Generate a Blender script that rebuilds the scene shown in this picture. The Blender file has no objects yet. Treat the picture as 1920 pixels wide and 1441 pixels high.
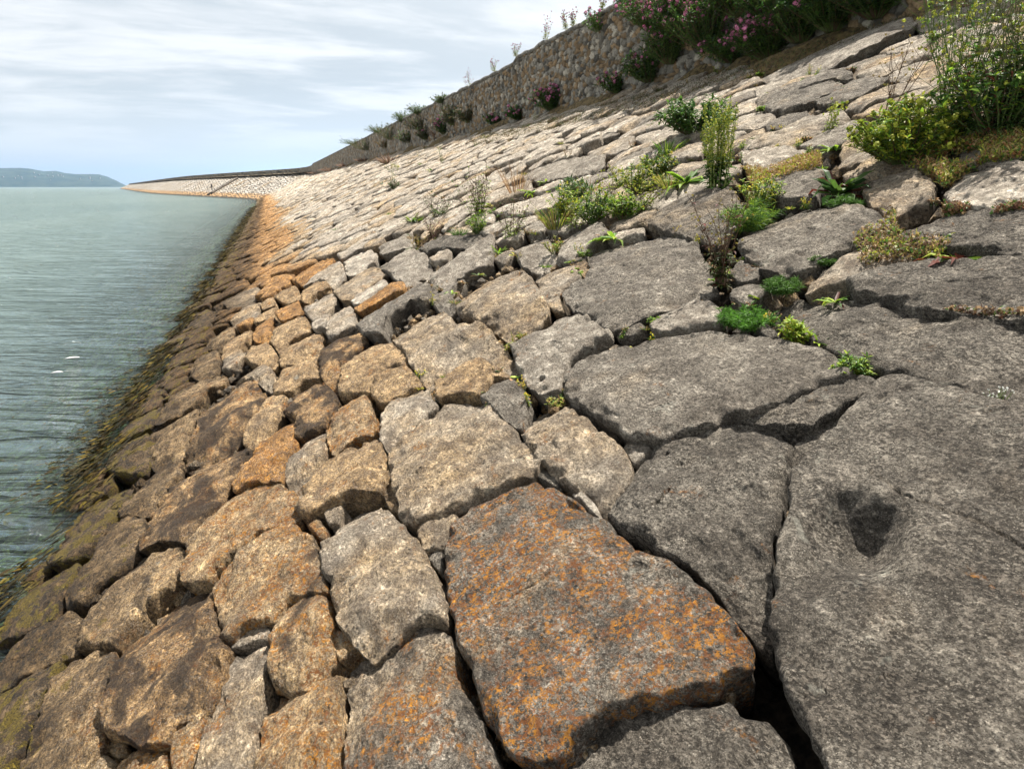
import bpy, math, random
import numpy as np
from mathutils import Vector, Matrix, noise as MN

# ---------------------------------------------------------------- camera, world, sun, exposure
scene = bpy.context.scene
C = scene.collection
H = 2.34            # eye above the water
S = 0.47            # slope of the stone facing
XW = -1.69          # waterline
XB = 7.45           # foot of the wall
FPX = 1251.0        # focal length in photo pixels (1920 wide)
PITCH = math.radians(16.5)
YAW = math.radians(19.4)
cam = bpy.data.cameras.new("camera"); camo = bpy.data.objects.new("camera", cam); C.objects.link(camo)
cam.sensor_width = 36; cam.lens = FPX / 1920 * 36; cam.clip_start = 0.05; cam.clip_end = 40000
camo.location = (0, 0, H)
camo.rotation_euler = (math.pi / 2 - PITCH, 0, -YAW)
scene.camera = camo
SUN_EL = math.radians(62); SUN_AZ = math.radians(52)   # azimuth from +Y towards +X
w = bpy.data.worlds.new("World"); scene.world = w; w.use_nodes = True
scene.view_settings.view_transform = 'Standard'; scene.view_settings.look = 'None'
scene.view_settings.exposure = 1.12; scene.view_settings.gamma = 1
sd = bpy.data.lights.new("sun", 'SUN'); sd.energy = 5.0; sd.angle = math.radians(0.6); sd.color = (1, .95, .86)
so = bpy.data.objects.new("sun", sd); C.objects.link(so)
sv = Vector((math.sin(SUN_AZ) * math.cos(SUN_EL), math.cos(SUN_AZ) * math.cos(SUN_EL), math.sin(SUN_EL)))
so.rotation_euler = sv.to_track_quat('Z', 'Y').to_euler(); so.location = (20, 20, 30)

class NT:
    """tiny node-tree helper"""
    def __init__(s, nt): s.nt = nt; nt.nodes.clear()
    def n(s, t, **k):
        o = s.nt.nodes.new(t)
        for a, b in k.items():
            if a == 'inp':
                for i, v in b.items():
                    if isinstance(v, bpy.types.NodeSocket): s.nt.links.new(v, o.inputs[i])
                    else: o.inputs[i].default_value = v
            else: setattr(o, a, b)
        return o
    def math(s, op, a, b=0.0, clamp=False):
        return s.n('ShaderNodeMath', operation=op, use_clamp=clamp, inp={0: a, 1: b}).outputs[0]
    def mix(s, f, a, b, mode='MIX'):
        o = s.n('ShaderNodeMix', data_type='RGBA', blend_type=mode, inp={0: f})
        for i, v in ((6, a), (7, b)):
            if isinstance(v, bpy.types.NodeSocket): s.nt.links.new(v, o.inputs[i])
            else: o.inputs[i].default_value = (v[0], v[1], v[2], 1)
        return o.outputs[2]
    def ramp(s, f, lo, hi):
        return s.n('ShaderNodeMapRange', interpolation_type='SMOOTHSTEP', inp={0: f, 1: lo, 2: hi, 3: 0.0, 4: 1.0}).outputs[0]
    def noise(s, vec, scale, detail=4, rough=.55, dist=0.0):
        return s.n('ShaderNodeTexNoise', inp={'Vector': vec, 'Scale': scale, 'Detail': detail, 'Roughness': rough, 'Distortion': dist}).outputs[0]
    def voro(s, vec, scale, feature='F1', out=0, rnd=1.0):
        return s.n('ShaderNodeTexVoronoi', feature=feature, inp={'Vector': vec, 'Scale': scale, 'Randomness': rnd}).outputs[out]
    def map(s, vec, scale=(1, 1, 1), rot=(0, 0, 0)):
        return s.n('ShaderNodeMapping', inp={'Vector': vec, 'Scale': scale, 'Rotation': rot}).outputs[0]

# sky: clear-sky model with a procedural layer of thin stratus seen in perspective
T = NT(w.node_tree)
tc = T.n('ShaderNodeTexCoord').outputs['Generated']
sky = T.n('ShaderNodeTexSky', sky_type='NISHITA', sun_disc=False, sun_elevation=SUN_EL, sun_rotation=SUN_AZ, air_density=1.0, dust_density=2.0).outputs[0]
sep = T.n('ShaderNodeSeparateXYZ', inp={0: tc})
zc = T.math('MAXIMUM', sep.outputs[2], 0.0)
zz = T.math('ADD', zc, 0.13)
cx = T.math('DIVIDE', sep.outputs[0], zz); cy = T.math('DIVIDE', sep.outputs[1], zz)
cv = T.n('ShaderNodeCombineXYZ', inp={0: cx, 1: cy, 2: 0.0}).outputs[0]
cv = T.map(cv, (0.55, 1.0, 1), (0, 0, math.radians(-10)))
n1 = T.noise(cv, 0.85, 6, .55, .5); n2 = T.noise(cv, 3.2, 6, .6, .4)
cl = T.math('ADD', T.math('MULTIPLY', n1, .72), T.math('MULTIPLY', n2, .28))
fac = T.ramp(cl, .42, .58)
ccol = T.mix(fac, (2.9, 3.15, 3.3), (4.75, 4.77, 4.75))
ccol = T.mix(T.ramp(sep.outputs[2], 0.16, 0.0), ccol, (3.9, 4.12, 4.25))
glow = T.ramp(T.n('ShaderNodeVectorMath', operation='DOT_PRODUCT', inp={0: T.n('ShaderNodeVectorMath', operation='NORMALIZE', inp={0: tc}).outputs[0], 1: tuple(sv)}).outputs['Value'], .35, .95)
ccol = T.mix(T.math('MULTIPLY', glow, .75), ccol, (5.6, 5.6, 5.5))
skyc = T.mix(.94, sky, ccol)
bg = T.n('ShaderNodeBackground', inp={0: skyc, 1: 0.1})
T.n('ShaderNodeOutputWorld', inp={0: bg.outputs[0]})

# ---------------------------------------------------------------- frames: photo pixel -> place
CP, SP, CY, SY = math.cos(PITCH), math.sin(PITCH), math.cos(YAW), math.sin(YAW)
FW = np.array([CP * SY, CP * CY, -SP]); RT = np.array([CY, -SY, 0.0]); UP = np.array([SP * SY, SP * CY, CP])
EYE = np.array([0, 0, H])
NS = math.sqrt(1 + S * S)
E2 = np.array([1, 0, S]) / NS; E1 = np.array([0, 1.0, 0]); EN = np.array([-S, 0, 1]) / NS
ORG = np.array([XW, 0, 0.0])
BW = (XB - XW) * NS
def ray(x, y): return FW + RT * (x - 960) / FPX + UP * (720.5 - y) / FPX
def hit(x, y, h=0.0):
    """point of the stone slope seen at photo pixel x, y, as (upslope, along)"""
    d = ray(x, y); t = (h - np.dot(EYE - ORG, EN)) / np.dot(d, EN)
    p = EYE + d * t - ORG
    return np.array([np.dot(p, E2), np.dot(p, E1)])
def slope(b, a, h=0.0): return ORG + E2 * b + E1 * a + EN * h
def depth(p): return float(np.dot(np.asarray(p) - EYE, FW))
def proj(p):
    q = np.asarray(p) - EYE; z = q @ FW
    return 960 + FPX * (q @ RT) / z, 720.5 - FPX * (q @ UP) / z, z
def wallhit(x, y, off=0.0):
    d = ray(x, y); t = (XB - off) / d[0]; return EYE + d * t
def bend(Y):
    """the shore turns to the left beyond 125 m"""
    Y = np.asarray(Y, float)
    def sp(v, k): return np.where(v / k > 30, v, k * np.log1p(np.exp(np.clip(v / k, -40, 30))))
    return -.285 * sp(Y - 140, 7) + .095 * sp(Y - 262, 25)

# ---------------------------------------------------------------- object helpers
def tag(o, label=None, cat=None, group=None, kind=None):
    if label: o['label'] = label
    if cat: o['category'] = cat
    if group: o['group'] = group
    if kind: o['kind'] = kind
    return o
def link(name, me, mat=None, parent=None, loc=(0, 0, 0), smooth=True):
    o = bpy.data.objects.new(name, me); C.objects.link(o); o.location = loc
    if parent: o.parent = parent
    if mat: me.materials.append(mat)
    if smooth: me.polygons.foreach_set('use_smooth', [True] * len(me.polygons))
    return o
def mesh(name, v, f, attrs=None):
    me = bpy.data.meshes.new(name)
    v = np.asarray(v, dtype=np.float32).reshape(-1, 3)
    me.from_pydata(v.tolist() if len(v) < 2000 else v, [], f if isinstance(f, list) else f.tolist())
    for k, d in (attrs or {}).items():
        at = me.attributes.new(k, 'FLOAT_COLOR', 'POINT')
        at.data.foreach_set('color', np.asarray(d, dtype=np.float32).reshape(-1))
    me.update(); return me
def empty(name, loc): 
    o = bpy.data.objects.new(name, None); C.objects.link(o); o.location = loc; o.empty_display_size = .1; return o

# ---------------------------------------------------------------- materials
def newmat(name):
    m = bpy.data.materials.new(name); m.use_nodes = True; return m, NT(m.node_tree)
def stone_mat():
    m, T = newmat("granite")
    pos = T.n('ShaderNodeNewGeometry').outputs['Position']
    tint = T.n('ShaderNodeAttribute', attribute_name='tint')
    sp = T.n('ShaderNodeSeparateColor', inp={0: tint.outputs['Color']}); rust, pale, dark = sp.outputs[0], sp.outputs[1], sp.outputs[2]
    moss = tint.outputs['Alpha']
    z = T.n('ShaderNodeSeparateXYZ', inp={0: pos}).outputs[2]
    st = T.map(pos, (1.0, .60, 1.0), (0, 0, math.radians(24)))
    big = T.noise(pos, 2.6, 5, .6, .3)
    mid = T.noise(st, 19, 8, .72, .3)
    fine = T.noise(pos, 120, 4, .75)
    grain = T.voro(pos, 330, 'F1', 1)
    gs = T.n('ShaderNodeSeparateColor', inp={0: grain})
    # weathered granite: grey to pale to tan
    lum = T.ramp(T.math('ADD', T.math('MULTIPLY', mid, .4), T.math('MULTIPLY', T.noise(st, 82, 8, .84, .3), .6)), .435, .575)
    grey = T.mix(lum, (.020, .0175, .014), (.215, .192, .162))
    palec = T.mix(lum, (.34, .29, .235), (.88, .80, .69))
    col = T.mix(pale, grey, palec)
    tan = T.mix(T.ramp(rust, .5, .95), T.mix(lum, (.13, .075, .030), (.78, .54, .275)), T.mix(lum, (.16, .066, .014), (.80, .40, .085)))
    col = T.mix(T.math('MULTIPLY', T.ramp(T.math('ADD', rust, T.math('MULTIPLY', T.math('SUBTRACT', big, .5), .9)), .05, .58), .90), col, tan)
    pd = T.math('SUBTRACT', .70, T.math('MULTIPLY', pale, .50))
    # crystal grains
    col = T.mix(T.math('MULTIPLY', T.ramp(gs.outputs[0], .86, .92), .7), col, T.mix(.6, col, (.62, .56, .48)))
    col = T.mix(T.math('MULTIPLY', T.ramp(gs.outputs[1], .76, .84), pd), col, (.030, .024, .018))
    col = T.mix(T.math('MULTIPLY', T.ramp(fine, .52, .72), .45), col, T.mix(.5, col, (.75, .72, .66)))
    col = T.mix(T.math('MULTIPLY', T.ramp(fine, .47, .32), pd), col, (.04, .034, .028))
    # coarser crystals, stronger where the face is freshly broken
    g2 = T.n('ShaderNodeSeparateColor', inp={0: T.voro(T.map(st, (1, 1.5, 1)), 150, 'F1', 1)})
    fresh = T.ramp(T.noise(pos, 4.5, 4, .6), .40, .62)
    col = T.mix(T.math('MULTIPLY', T.ramp(g2.outputs[0], .74, .80), T.math('ADD', .25, T.math('MULTIPLY', fresh, .45))), col, T.mix(.35, col, (.70, .62, .52)))
    col = T.mix(T.math('MULTIPLY', T.ramp(g2.outputs[1], .72, .78), T.math('MULTIPLY', pd, T.math('ADD', .5, T.math('MULTIPLY', fresh, .5)))), col, (.022, .017, .012))
    # broad mottling of the weathered skin
    col = T.mix(1.0, col, T.mix(T.ramp(T.noise(pos, 5.2, 6, .65, .6), .36, .64), (.72, .68, .64), (1.36, 1.33, 1.28)), 'MULTIPLY')
    # orange lichen: fine crusts gathered in patches
    ln = T.noise(st, 8, 6, .68, .5); lf = T.noise(pos, 62, 7, .80, .3)
    gate = T.ramp(T.math('ADD', ln, T.math('MULTIPLY', moss, .24)), .60, .74)
    lm = T.math('MULTIPLY', gate, T.ramp(lf, .475, .545))
    lcol = T.mix(T.ramp(T.noise(pos, 26, 4, .7), .42, .62), (.27, .092, .022), (.70, .29, .028))
    lm = T.math('MULTIPLY', lm, T.ramp(z, .22, .50))
    col = T.mix(T.math('MULTIPLY', lm, .9), col, lcol)
    # pale lichen rosettes
    wn = T.noise(pos, 9, 6, .7, .5)
    col = T.mix(T.math('MULTIPLY', T.ramp(wn, .62, .70), .5), col, (.50, .48, .40))
    # dark crust stains
    dn = T.noise(T.map(pos, (.8, .5, 1), (0, 0, .4)), 5.5, 7, .62, .5)
    dm = T.ramp(T.math('ADD', dn, T.math('MULTIPLY', dark, .42)), .70, .84)
    col = T.mix(T.math('MULTIPLY', dm, .85), col, (.035, .024, .018))
    # tide zone: brown-black then olive weed film
    zn = T.math('ADD', z, T.math('MULTIPLY', T.math('SUBTRACT', big, .5), .55))
    yb = T.ramp(T.n('ShaderNodeSeparateXYZ', inp={0: pos}).outputs[1], 3, 16)   # the weed belt widens along the shore
    zn2 = T.math('SUBTRACT', zn, T.math('MULTIPLY', yb, .26))
    low = T.ramp(zn2, .50, .16)
    col = T.mix(T.math('MULTIPLY', low, .90), col, T.mix(lum, (.010, .007, .004), (.125, .072, .028)))
    gn = T.noise(st, 9, 7, .7, .4)
    gm = T.math('MULTIPLY', T.ramp(T.math('ADD', T.math('SUBTRACT', T.math('MULTIPLY', gn, 2.2), .68), T.math('ADD', T.math('MULTIPLY', moss, .3), T.math('MULTIPLY', T.math('SUBTRACT', .18, z), .35))), .68, .80), T.ramp(zn, .62, .30))
    col = T.mix(T.math('MULTIPLY', gm, .75), col, T.mix(T.ramp(fine, .35, .6), (.024, .019, .005), (.26, .185, .018)))
    under = T.ramp(z, 0.02, -.10)
    col = T.mix(T.math('MULTIPLY', under, .8), col, T.mix(T.ramp(gn, .42, .62), (.10, .105, .07), (.30, .44, .14)))
    rough = T.math('SUBTRACT', .93, T.math('MULTIPLY', T.ramp(z, .34, .02), .38))
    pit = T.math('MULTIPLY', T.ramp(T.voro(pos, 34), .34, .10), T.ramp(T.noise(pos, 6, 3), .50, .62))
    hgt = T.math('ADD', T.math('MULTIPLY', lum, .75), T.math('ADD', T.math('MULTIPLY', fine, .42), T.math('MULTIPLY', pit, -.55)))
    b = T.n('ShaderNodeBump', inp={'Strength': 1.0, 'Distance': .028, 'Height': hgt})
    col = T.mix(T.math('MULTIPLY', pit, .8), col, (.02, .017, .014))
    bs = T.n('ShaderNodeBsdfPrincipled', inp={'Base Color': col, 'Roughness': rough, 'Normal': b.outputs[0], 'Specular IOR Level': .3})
    T.n('ShaderNodeOutputMaterial', inp={0: bs.outputs[0]})
    return m
M_STONE = stone_mat()
def simple(name, c1, c2, scale=8, rough=.9, bump=.3, dist=.02, attr=None, trans=0, spec=.3):
    m, T = newmat(name)
    pos = T.n('ShaderNodeNewGeometry').outputs['Position']
    n = T.noise(pos, scale, 7, .65, .2)
    f = T.ramp(n, .34, .66)
    col = T.mix(f, c1, c2)
    if attr:
        a = T.n('ShaderNodeAttribute', attribute_name=attr)
        col = T.mix(1.0, a.outputs['Color'], T.mix(f, (.75, .75, .75), (1.15, 1.15, 1.15)), 'MULTIPLY')
    bp = T.n('ShaderNodeBump', inp={'Strength': bump, 'Distance': dist, 'Height': n})
    bs = T.n('ShaderNodeBsdfPrincipled', inp={'Base Color': col, 'Roughness': rough, 'Normal': bp.outputs[0], 'Specular IOR Level': spec})
    out = bs.outputs[0]
    if trans:
        tr = T.n('ShaderNodeBsdfTranslucent', inp={0: col})
        out = T.n('ShaderNodeMixShader', inp={0: trans, 1: out, 2: tr.outputs[0]}).outputs[0]
    T.n('ShaderNodeOutputMaterial', inp={0: out})
    return m
M_BED = simple("bed_rubble", (.006, .005, .004), (.06, .045, .03), 22, .95, 1.0, .05)
M_LEAF = simple("leaf", (1, 1, 1), (1, 1, 1), 30, .55, .1, .005, attr='tint', trans=.35)
M_STEM = simple("stem", (1, 1, 1), (1, 1, 1), 40, .8, .1, .003, attr='tint')
M_PETAL = simple("petal", (1, 1, 1), (1, 1, 1), 60, .7, .1, .003, attr='tint', trans=.25)
M_WEED = simple("seaweed", (1, 1, 1), (1, 1, 1), 40, .75, .4, .004, attr='tint', trans=.1, spec=.2)

# ---------------------------------------------------------------- the setting: bed of the slope, water, sea bed, far land
def grid_obj(name, xs, ys, fn, mat, kind='structure', attr=None):
    X, Y = np.meshgrid(xs, ys); V = np.array(fn(X, Y)).reshape(3, -1).T
    nx, ny = len(xs), len(ys)
    i = np.arange(nx * ny).reshape(ny, nx)
    F = np.stack([i[:-1, :-1], i[:-1, 1:], i[1:, 1:], i[1:, :-1]], -1).reshape(-1, 4)
    me = mesh(name, V, F, attr(X, Y, V) if attr else None)
    return tag(link(name, me, mat), kind=kind)
rs = np.random.RandomState(5)
YS = np.concatenate([np.arange(-4, 30, .5), np.arange(30, 140, 2), np.arange(140, 300, 4), np.arange(300, 1001, 25)])
def wx(A): return 2.1 * np.clip((np.asarray(A, float) - 118) / 34, 0, 1)
def bedf(B, A):
    B = np.minimum(B, BW + .15 + wx(A) * NS)
    dep = np.where(A < 12, -.32, np.where(A < 128, -.20, np.where(A < 132, -.02, 0.0)))
    X = XW + E2[0] * B + EN[0] * dep + bend(A); Z = E2[2] * B + EN[2] * dep
    return X, A, np.maximum(Z, -2.6)
bed = grid_obj('embankment', np.concatenate([[-30, -8], np.linspace(-5, BW + 2.6, 70)]), YS, bedf, M_BED)
# far reach of the facing (stones too small to tell apart): same slope, its own coursed stone surface
def farmat():
    m, T = newmat("far_facing")
    pos = T.n('ShaderNodeNewGeometry').outputs['Position']
    z = T.n('ShaderNodeSeparateXYZ', inp={0: pos}).outputs[2]
    p = T.map(pos, (1, .8, 1))
    cell = T.n('ShaderNodeSeparateColor', inp={0: T.voro(p, 1.4, 'F1', 1)}).outputs[0]
    edge = T.voro(p, 1.4, 'DISTANCE_TO_EDGE', 0)
    col = T.mix(cell, (.36, .31, .25), (.66, .60, .52))
    col = T.mix(T.ramp(T.noise(pos, .25, 5), .52, .66), col, (.36, .26, .15))
    zn = T.math('ADD', z, T.math('MULTIPLY', T.noise(pos, .6, 5), .6))
    col = T.mix(T.math('MULTIPLY', T.ramp(zn, 1.55, 1.05), .8), col, (.50, .27, .08))
    col = T.mix(T.ramp(zn, .62, .42), col, (.045, .035, .02))
    col = T.mix(T.ramp(T.math('ADD', zn, T.math('MULTIPLY', T.noise(pos, .12, 4), 1.6)), 5.3, 5.9), col, T.mix(T.noise(pos, 1.1, 5), (.10, .085, .04), (.30, .22, .14)))
    col = T.mix(T.ramp(edge, .10, .02), col, (.05, .04, .03))
    b = T.n('ShaderNodeBump', inp={'Strength': 1.0, 'Distance': .15, 'Height': T.ramp(edge, 0, .2)})
    bs = T.n('ShaderNodeBsdfPrincipled', inp={'Base Color': col, 'Roughness': .95, 'Normal': b.outputs[0]})
    T.n('ShaderNodeOutputMaterial', inp={0: bs.outputs[0]}); return m
M_FAR = farmat()
def farf(B, A):
    B = np.minimum(B, BW + .1 + wx(A) * NS)
    dep = .02 + .12 * np.sin(B * 9.1 + 3 * np.sin(A * .8)) * np.sin(A * 1.7)
    X = XW + E2[0] * B + EN[0] * dep + bend(A); Z = E2[2] * B + EN[2] * dep
    return X, A, Z
ff = grid_obj('far_stone_facing', np.linspace(-1.5, BW + 2.45, 50), np.concatenate([np.arange(130, 300, 1.5), np.arange(300, 1001, 12)]), farf, M_FAR)
ff['kind'] = 'stuff'; tag(ff, 'distant pale stone facing curving left along the bay', 'stone facing')
# ground behind the wall
M_SOIL = simple("soil", (.06, .05, .03), (.17, .14, .08), 3, .95, .5, .03)
grid_obj('ground', np.array([XB + .3, XB + 3, XB + 15]), YS, lambda X, Y: (X + bend(Y), Y, 4.9 + 0 * X), M_SOIL)
# soil and dead moss strip at the foot of the wall
def soilf(B, A):
    dep = .01 + .09 * np.sin(A * 1.3 + B) * np.sin(A * .37) + .05 * np.sin(A * 4.1 + B * 5) - .28 * np.clip((BW - .10 - B - .30 * np.sin(A * .9) - .2 * np.sin(A * 2.3)) / .6, 0, 1)
    return XW + E2[0] * B + EN[0] * dep + bend(A), A, E2[2] * B + EN[2] * dep
grid_obj('soil_strip', np.linspace(BW - 1.3, BW + .1, 24), np.arange(0, 118, .12), soilf, simple("dead_moss", (.035, .026, .014), (.20, .14, .06), 14, .95, 1.0, .04))

def watermat():
    m, T = newmat("sea_water")
    pos = T.n('ShaderNodeNewGeometry').outputs['Position']
    dep = T.n('ShaderNodeAttribute', attribute_name='depth').outputs['Fac']
    r = T.map(pos, (1, 1, 1), (0, 0, math.radians(22)))
    a = T.noise(T.map(r, (.55, 1.9, 1)), 1.0, 4, .5, .6)
    b_ = T.noise(T.map(r, (.8, 2.2, 1)), 4.2, 4, .55, .8)
    c = T.noise(T.map(r, (.25, .8, 1)), .22, 3, .5)
    ridge = T.math('POWER', T.math('SUBTRACT', 1.0, T.math('MULTIPLY', T.math('ABSOLUTE', T.math('SUBTRACT', T.noise(T.map(r, (.5, 2.6, 1)), .9, 3, .5, 1.0), .5)), 4.0), True), 3.0)
    h = T.math('ADD', T.math('MULTIPLY', T.math('ADD', a, T.math('MULTIPLY', ridge, .40)), 1.0), T.math('ADD', T.math('MULTIPLY', b_, .30), T.math('MULTIPLY', c, 1.2)))
    bp = T.n('ShaderNodeBump', inp={'Strength': 1.0, 'Distance': .38, 'Height': h})
    patch = T.ramp(T.noise(T.map(pos, (1, .35, 1)), .05, 5), .40, .62)
    dif = T.n('ShaderNodeBsdfDiffuse', inp={0: T.mix(patch, (.150, .200, .192), (.180, .232, .218)), 'Normal': bp.outputs[0]})
    tr = T.n('ShaderNodeBsdfTransparent', inp={0: (.76, .86, .82, 1)})
    body = T.n('ShaderNodeMixShader', inp={0: dep, 1: tr.outputs[0], 2: dif.outputs[0]})
    gl = T.n('ShaderNodeBsdfGlossy', inp={0: (.92, .95, .96, 1), 'Roughness': .07, 'Normal': bp.outputs[0]})
    fr = T.n('ShaderNodeFresnel', inp={'IOR': 1.38, 'Normal': bp.outputs[0]})
    o = T.n('ShaderNodeMixShader', inp={0: T.math('MULTIPLY', fr.outputs[0], 1.0, True), 1: body.outputs[0], 2: gl.outputs[0]})
    T.n('ShaderNodeOutputMaterial', inp={0: o.outputs[0]}); return m
WX = np.concatenate([[-14000, -6000, -2500, -1000, -400, -200, -100, -60, -40, -25, -15, -10, -7], np.linspace(-6, -1.0, 26), [0, 2]]) 
WY = np.concatenate([[-30, -10, -4], np.arange(-2, 30, 2.0), np.arange(30, 300, 10.0), np.arange(300, 1000, 50), [1200, 2000, 4000, 8000, 14000]])
def wf(X, Y): return X + bend(np.minimum(Y, 1200)), Y, 0 * X
def wattr(X, Y, V):
    d = 1 - np.exp(-np.clip(XW + .1 - X, 0, 60) / 2.6); d = (.10 + .87 * d).reshape(-1)
    return {'depth': np.stack([d, d, d, d * 0 + 1], -1)}
water = grid_obj('water', WX, WY, wf, watermat(), attr=wattr)

# distant headland across the bay with its houses
def headland():
    az = [(-560, 352 - 40), (-200, 319), (0, 322), (45, 321), (60, 322), (90, 326), (110, 325), (130, 329), (150, 330), (190, 330), (205, 334), (220, 340), (238, 349), (246, 352)]
    xs = np.linspace(-560, 246, 260); prof = np.interp(xs, [a[0] for a in az], [a[1] for a in az])
    D = 5200.0; V = []; n = 22
    tops = []
    for j, x in enumerate(xs):
        d = ray(x, 350.0); d = np.array([d[0], d[1], 0]); d /= np.linalg.norm(d)
        top = (350.5 - prof[j]) / FPX * D * 1.06
        tops.append((d, top))
        for i in range(n):
            t = i / (n - 1)
            zz = top * math.sin(min(t, 1) * math.pi / 2) ** .8
            q = d * (D + 900 * t)
            zz += MN.fractal(Vector((q[0] * .004, q[1] * .004, 0)), 1.0, 2.0, 5) * 9 * math.sin(math.pi * t * .98) + MN.noise(Vector((q[0] * .03, q[1] * .03, 3))) * 2.5 * t
            V.append((q[0], q[1], max(zz, -3) if 0 < i else -3))
    i = np.arange(len(xs) * n).reshape(len(xs), n)
    F = np.stack([i[:-1, :-1], i[1:, :-1], i[1:, 1:], i[:-1, 1:]], -1).reshape(-1, 4)
    m, T = newmat("headland"); pos = T.n('ShaderNodeNewGeometry').outputs['Position']
    col = T.mix(T.ramp(T.noise(pos, .012, 7, .7), .4, .6), (.010, .030, .026), (.035, .055, .040))
    T.n('ShaderNodeOutputMaterial', inp={0: T.n('ShaderNodeBsdfPrincipled', inp={'Base Color': col, 'Roughness': 1.0}).outputs[0]})
    tag(link('headland', mesh('headland', V, F), m), kind='structure')
    wm = simple("render_white", (.30, .30, .29), (.42, .42, .40), .3, .9, 0)
    rm = simple("slate", (.12, .12, .13), (.2, .2, .2), .3, .9, 0)
    rr = random.Random(3)
    def house(first=None, p=(0, 0, 0), s=1):
        e = empty('house', p); e.scale = (s, s, s)
        tag(e, 'tiny white house dotted on the dark blue headland across the bay', 'house', 'white houses scattered over the distant headland')
        if first is None:
            b = [(-9, -5, -4), (9, -5, -4), (9, 5, -4), (-9, 5, -4), (-9, -5, 6), (9, -5, 6), (9, 5, 6), (-9, 5, 6)]
            link('wall', mesh('wall', b, [[0, 1, 5, 4], [1, 2, 6, 5], [2, 3, 7, 6], [3, 0, 4, 7]]), wm, e, smooth=False)
            r = [(-9.5, -5.6, 6.02), (9.5, -5.6, 6.02), (9.5, 5.6, 6.02), (-9.5, 5.6, 6.02), (-9.5, 0, 9.5), (9.5, 0, 9.5)]
            link('roof', mesh('roof', r, [[0, 1, 5, 4], [2, 3, 4, 5], [0, 4, 3], [1, 2, 5], [0, 3, 2, 1]]), rm, e, smooth=False)
        else:
            for c in first.children:
                k = c.copy(); C.objects.link(k); k.parent = e
        return e
    V = np.array(V).reshape(len(xs), n, 3); first = None
    for k in range(22):
        j = rr.randrange(175, 250); i = rr.choice([4, 5, 6, 7, 8, 9, 12]); p = V[j, i]
        if p[2] < 8: continue
        h = house(first, tuple(p + np.array([0, 0, 3])), rr.uniform(.35, .62)); h.rotation_euler.z = rr.uniform(.8, 1.6)
        first = first or h
headland()

# ---------------------------------------------------------------- stones
def chaikin(P, k=.2, it=2):
    for _ in range(it):
        Q = np.roll(P, -1, 0); P = np.stack([P * (1 - k) + Q * k, P * k + Q * (1 - k)], 1).reshape(-1, 2)
    return P
def resample(P, N):
    Q = np.vstack([P, P[:1]]); L = np.r_[0, np.cumsum(np.hypot(*(Q[1:] - Q[:-1]).T))]
    t = np.linspace(0, L[-1], N, endpoint=False)
    return np.stack([np.interp(t, L, Q[:, 0]), np.interp(t, L, Q[:, 1])], 1), L[-1]
def area(P):
    Q = np.roll(P, -1, 0); return .5 * np.sum(P[:, 0] * Q[:, 1] - Q[:, 0] * P[:, 1])
def centroid(P):
    Q = np.roll(P, -1, 0); c = P[:, 0] * Q[:, 1] - Q[:, 0] * P[:, 1]; A = c.sum() / 2
    return np.array([((P[:, 0] + Q[:, 0]) * c).sum(), ((P[:, 1] + Q[:, 1]) * c).sum()]) / (6 * A)
def segdist(X, P):
    """distance of points X (n,2) to closed polyline P"""
    A = P; B = np.roll(P, -1, 0); D = B - A; L = (D ** 2).sum(1) + 1e-12
    out = np.full(len(X), 9e9)
    for k in range(0, len(X), 4000):
        x = X[k:k + 4000, None, :] - A[None]
        t = np.clip((x * D[None]).sum(2) / L, 0, 1)
        out[k:k + 4000] = np.sqrt(((x - t[..., None] * D[None]) ** 2).sum(2)).min(1)
    return out
RNG = random.Random(11)
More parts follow.
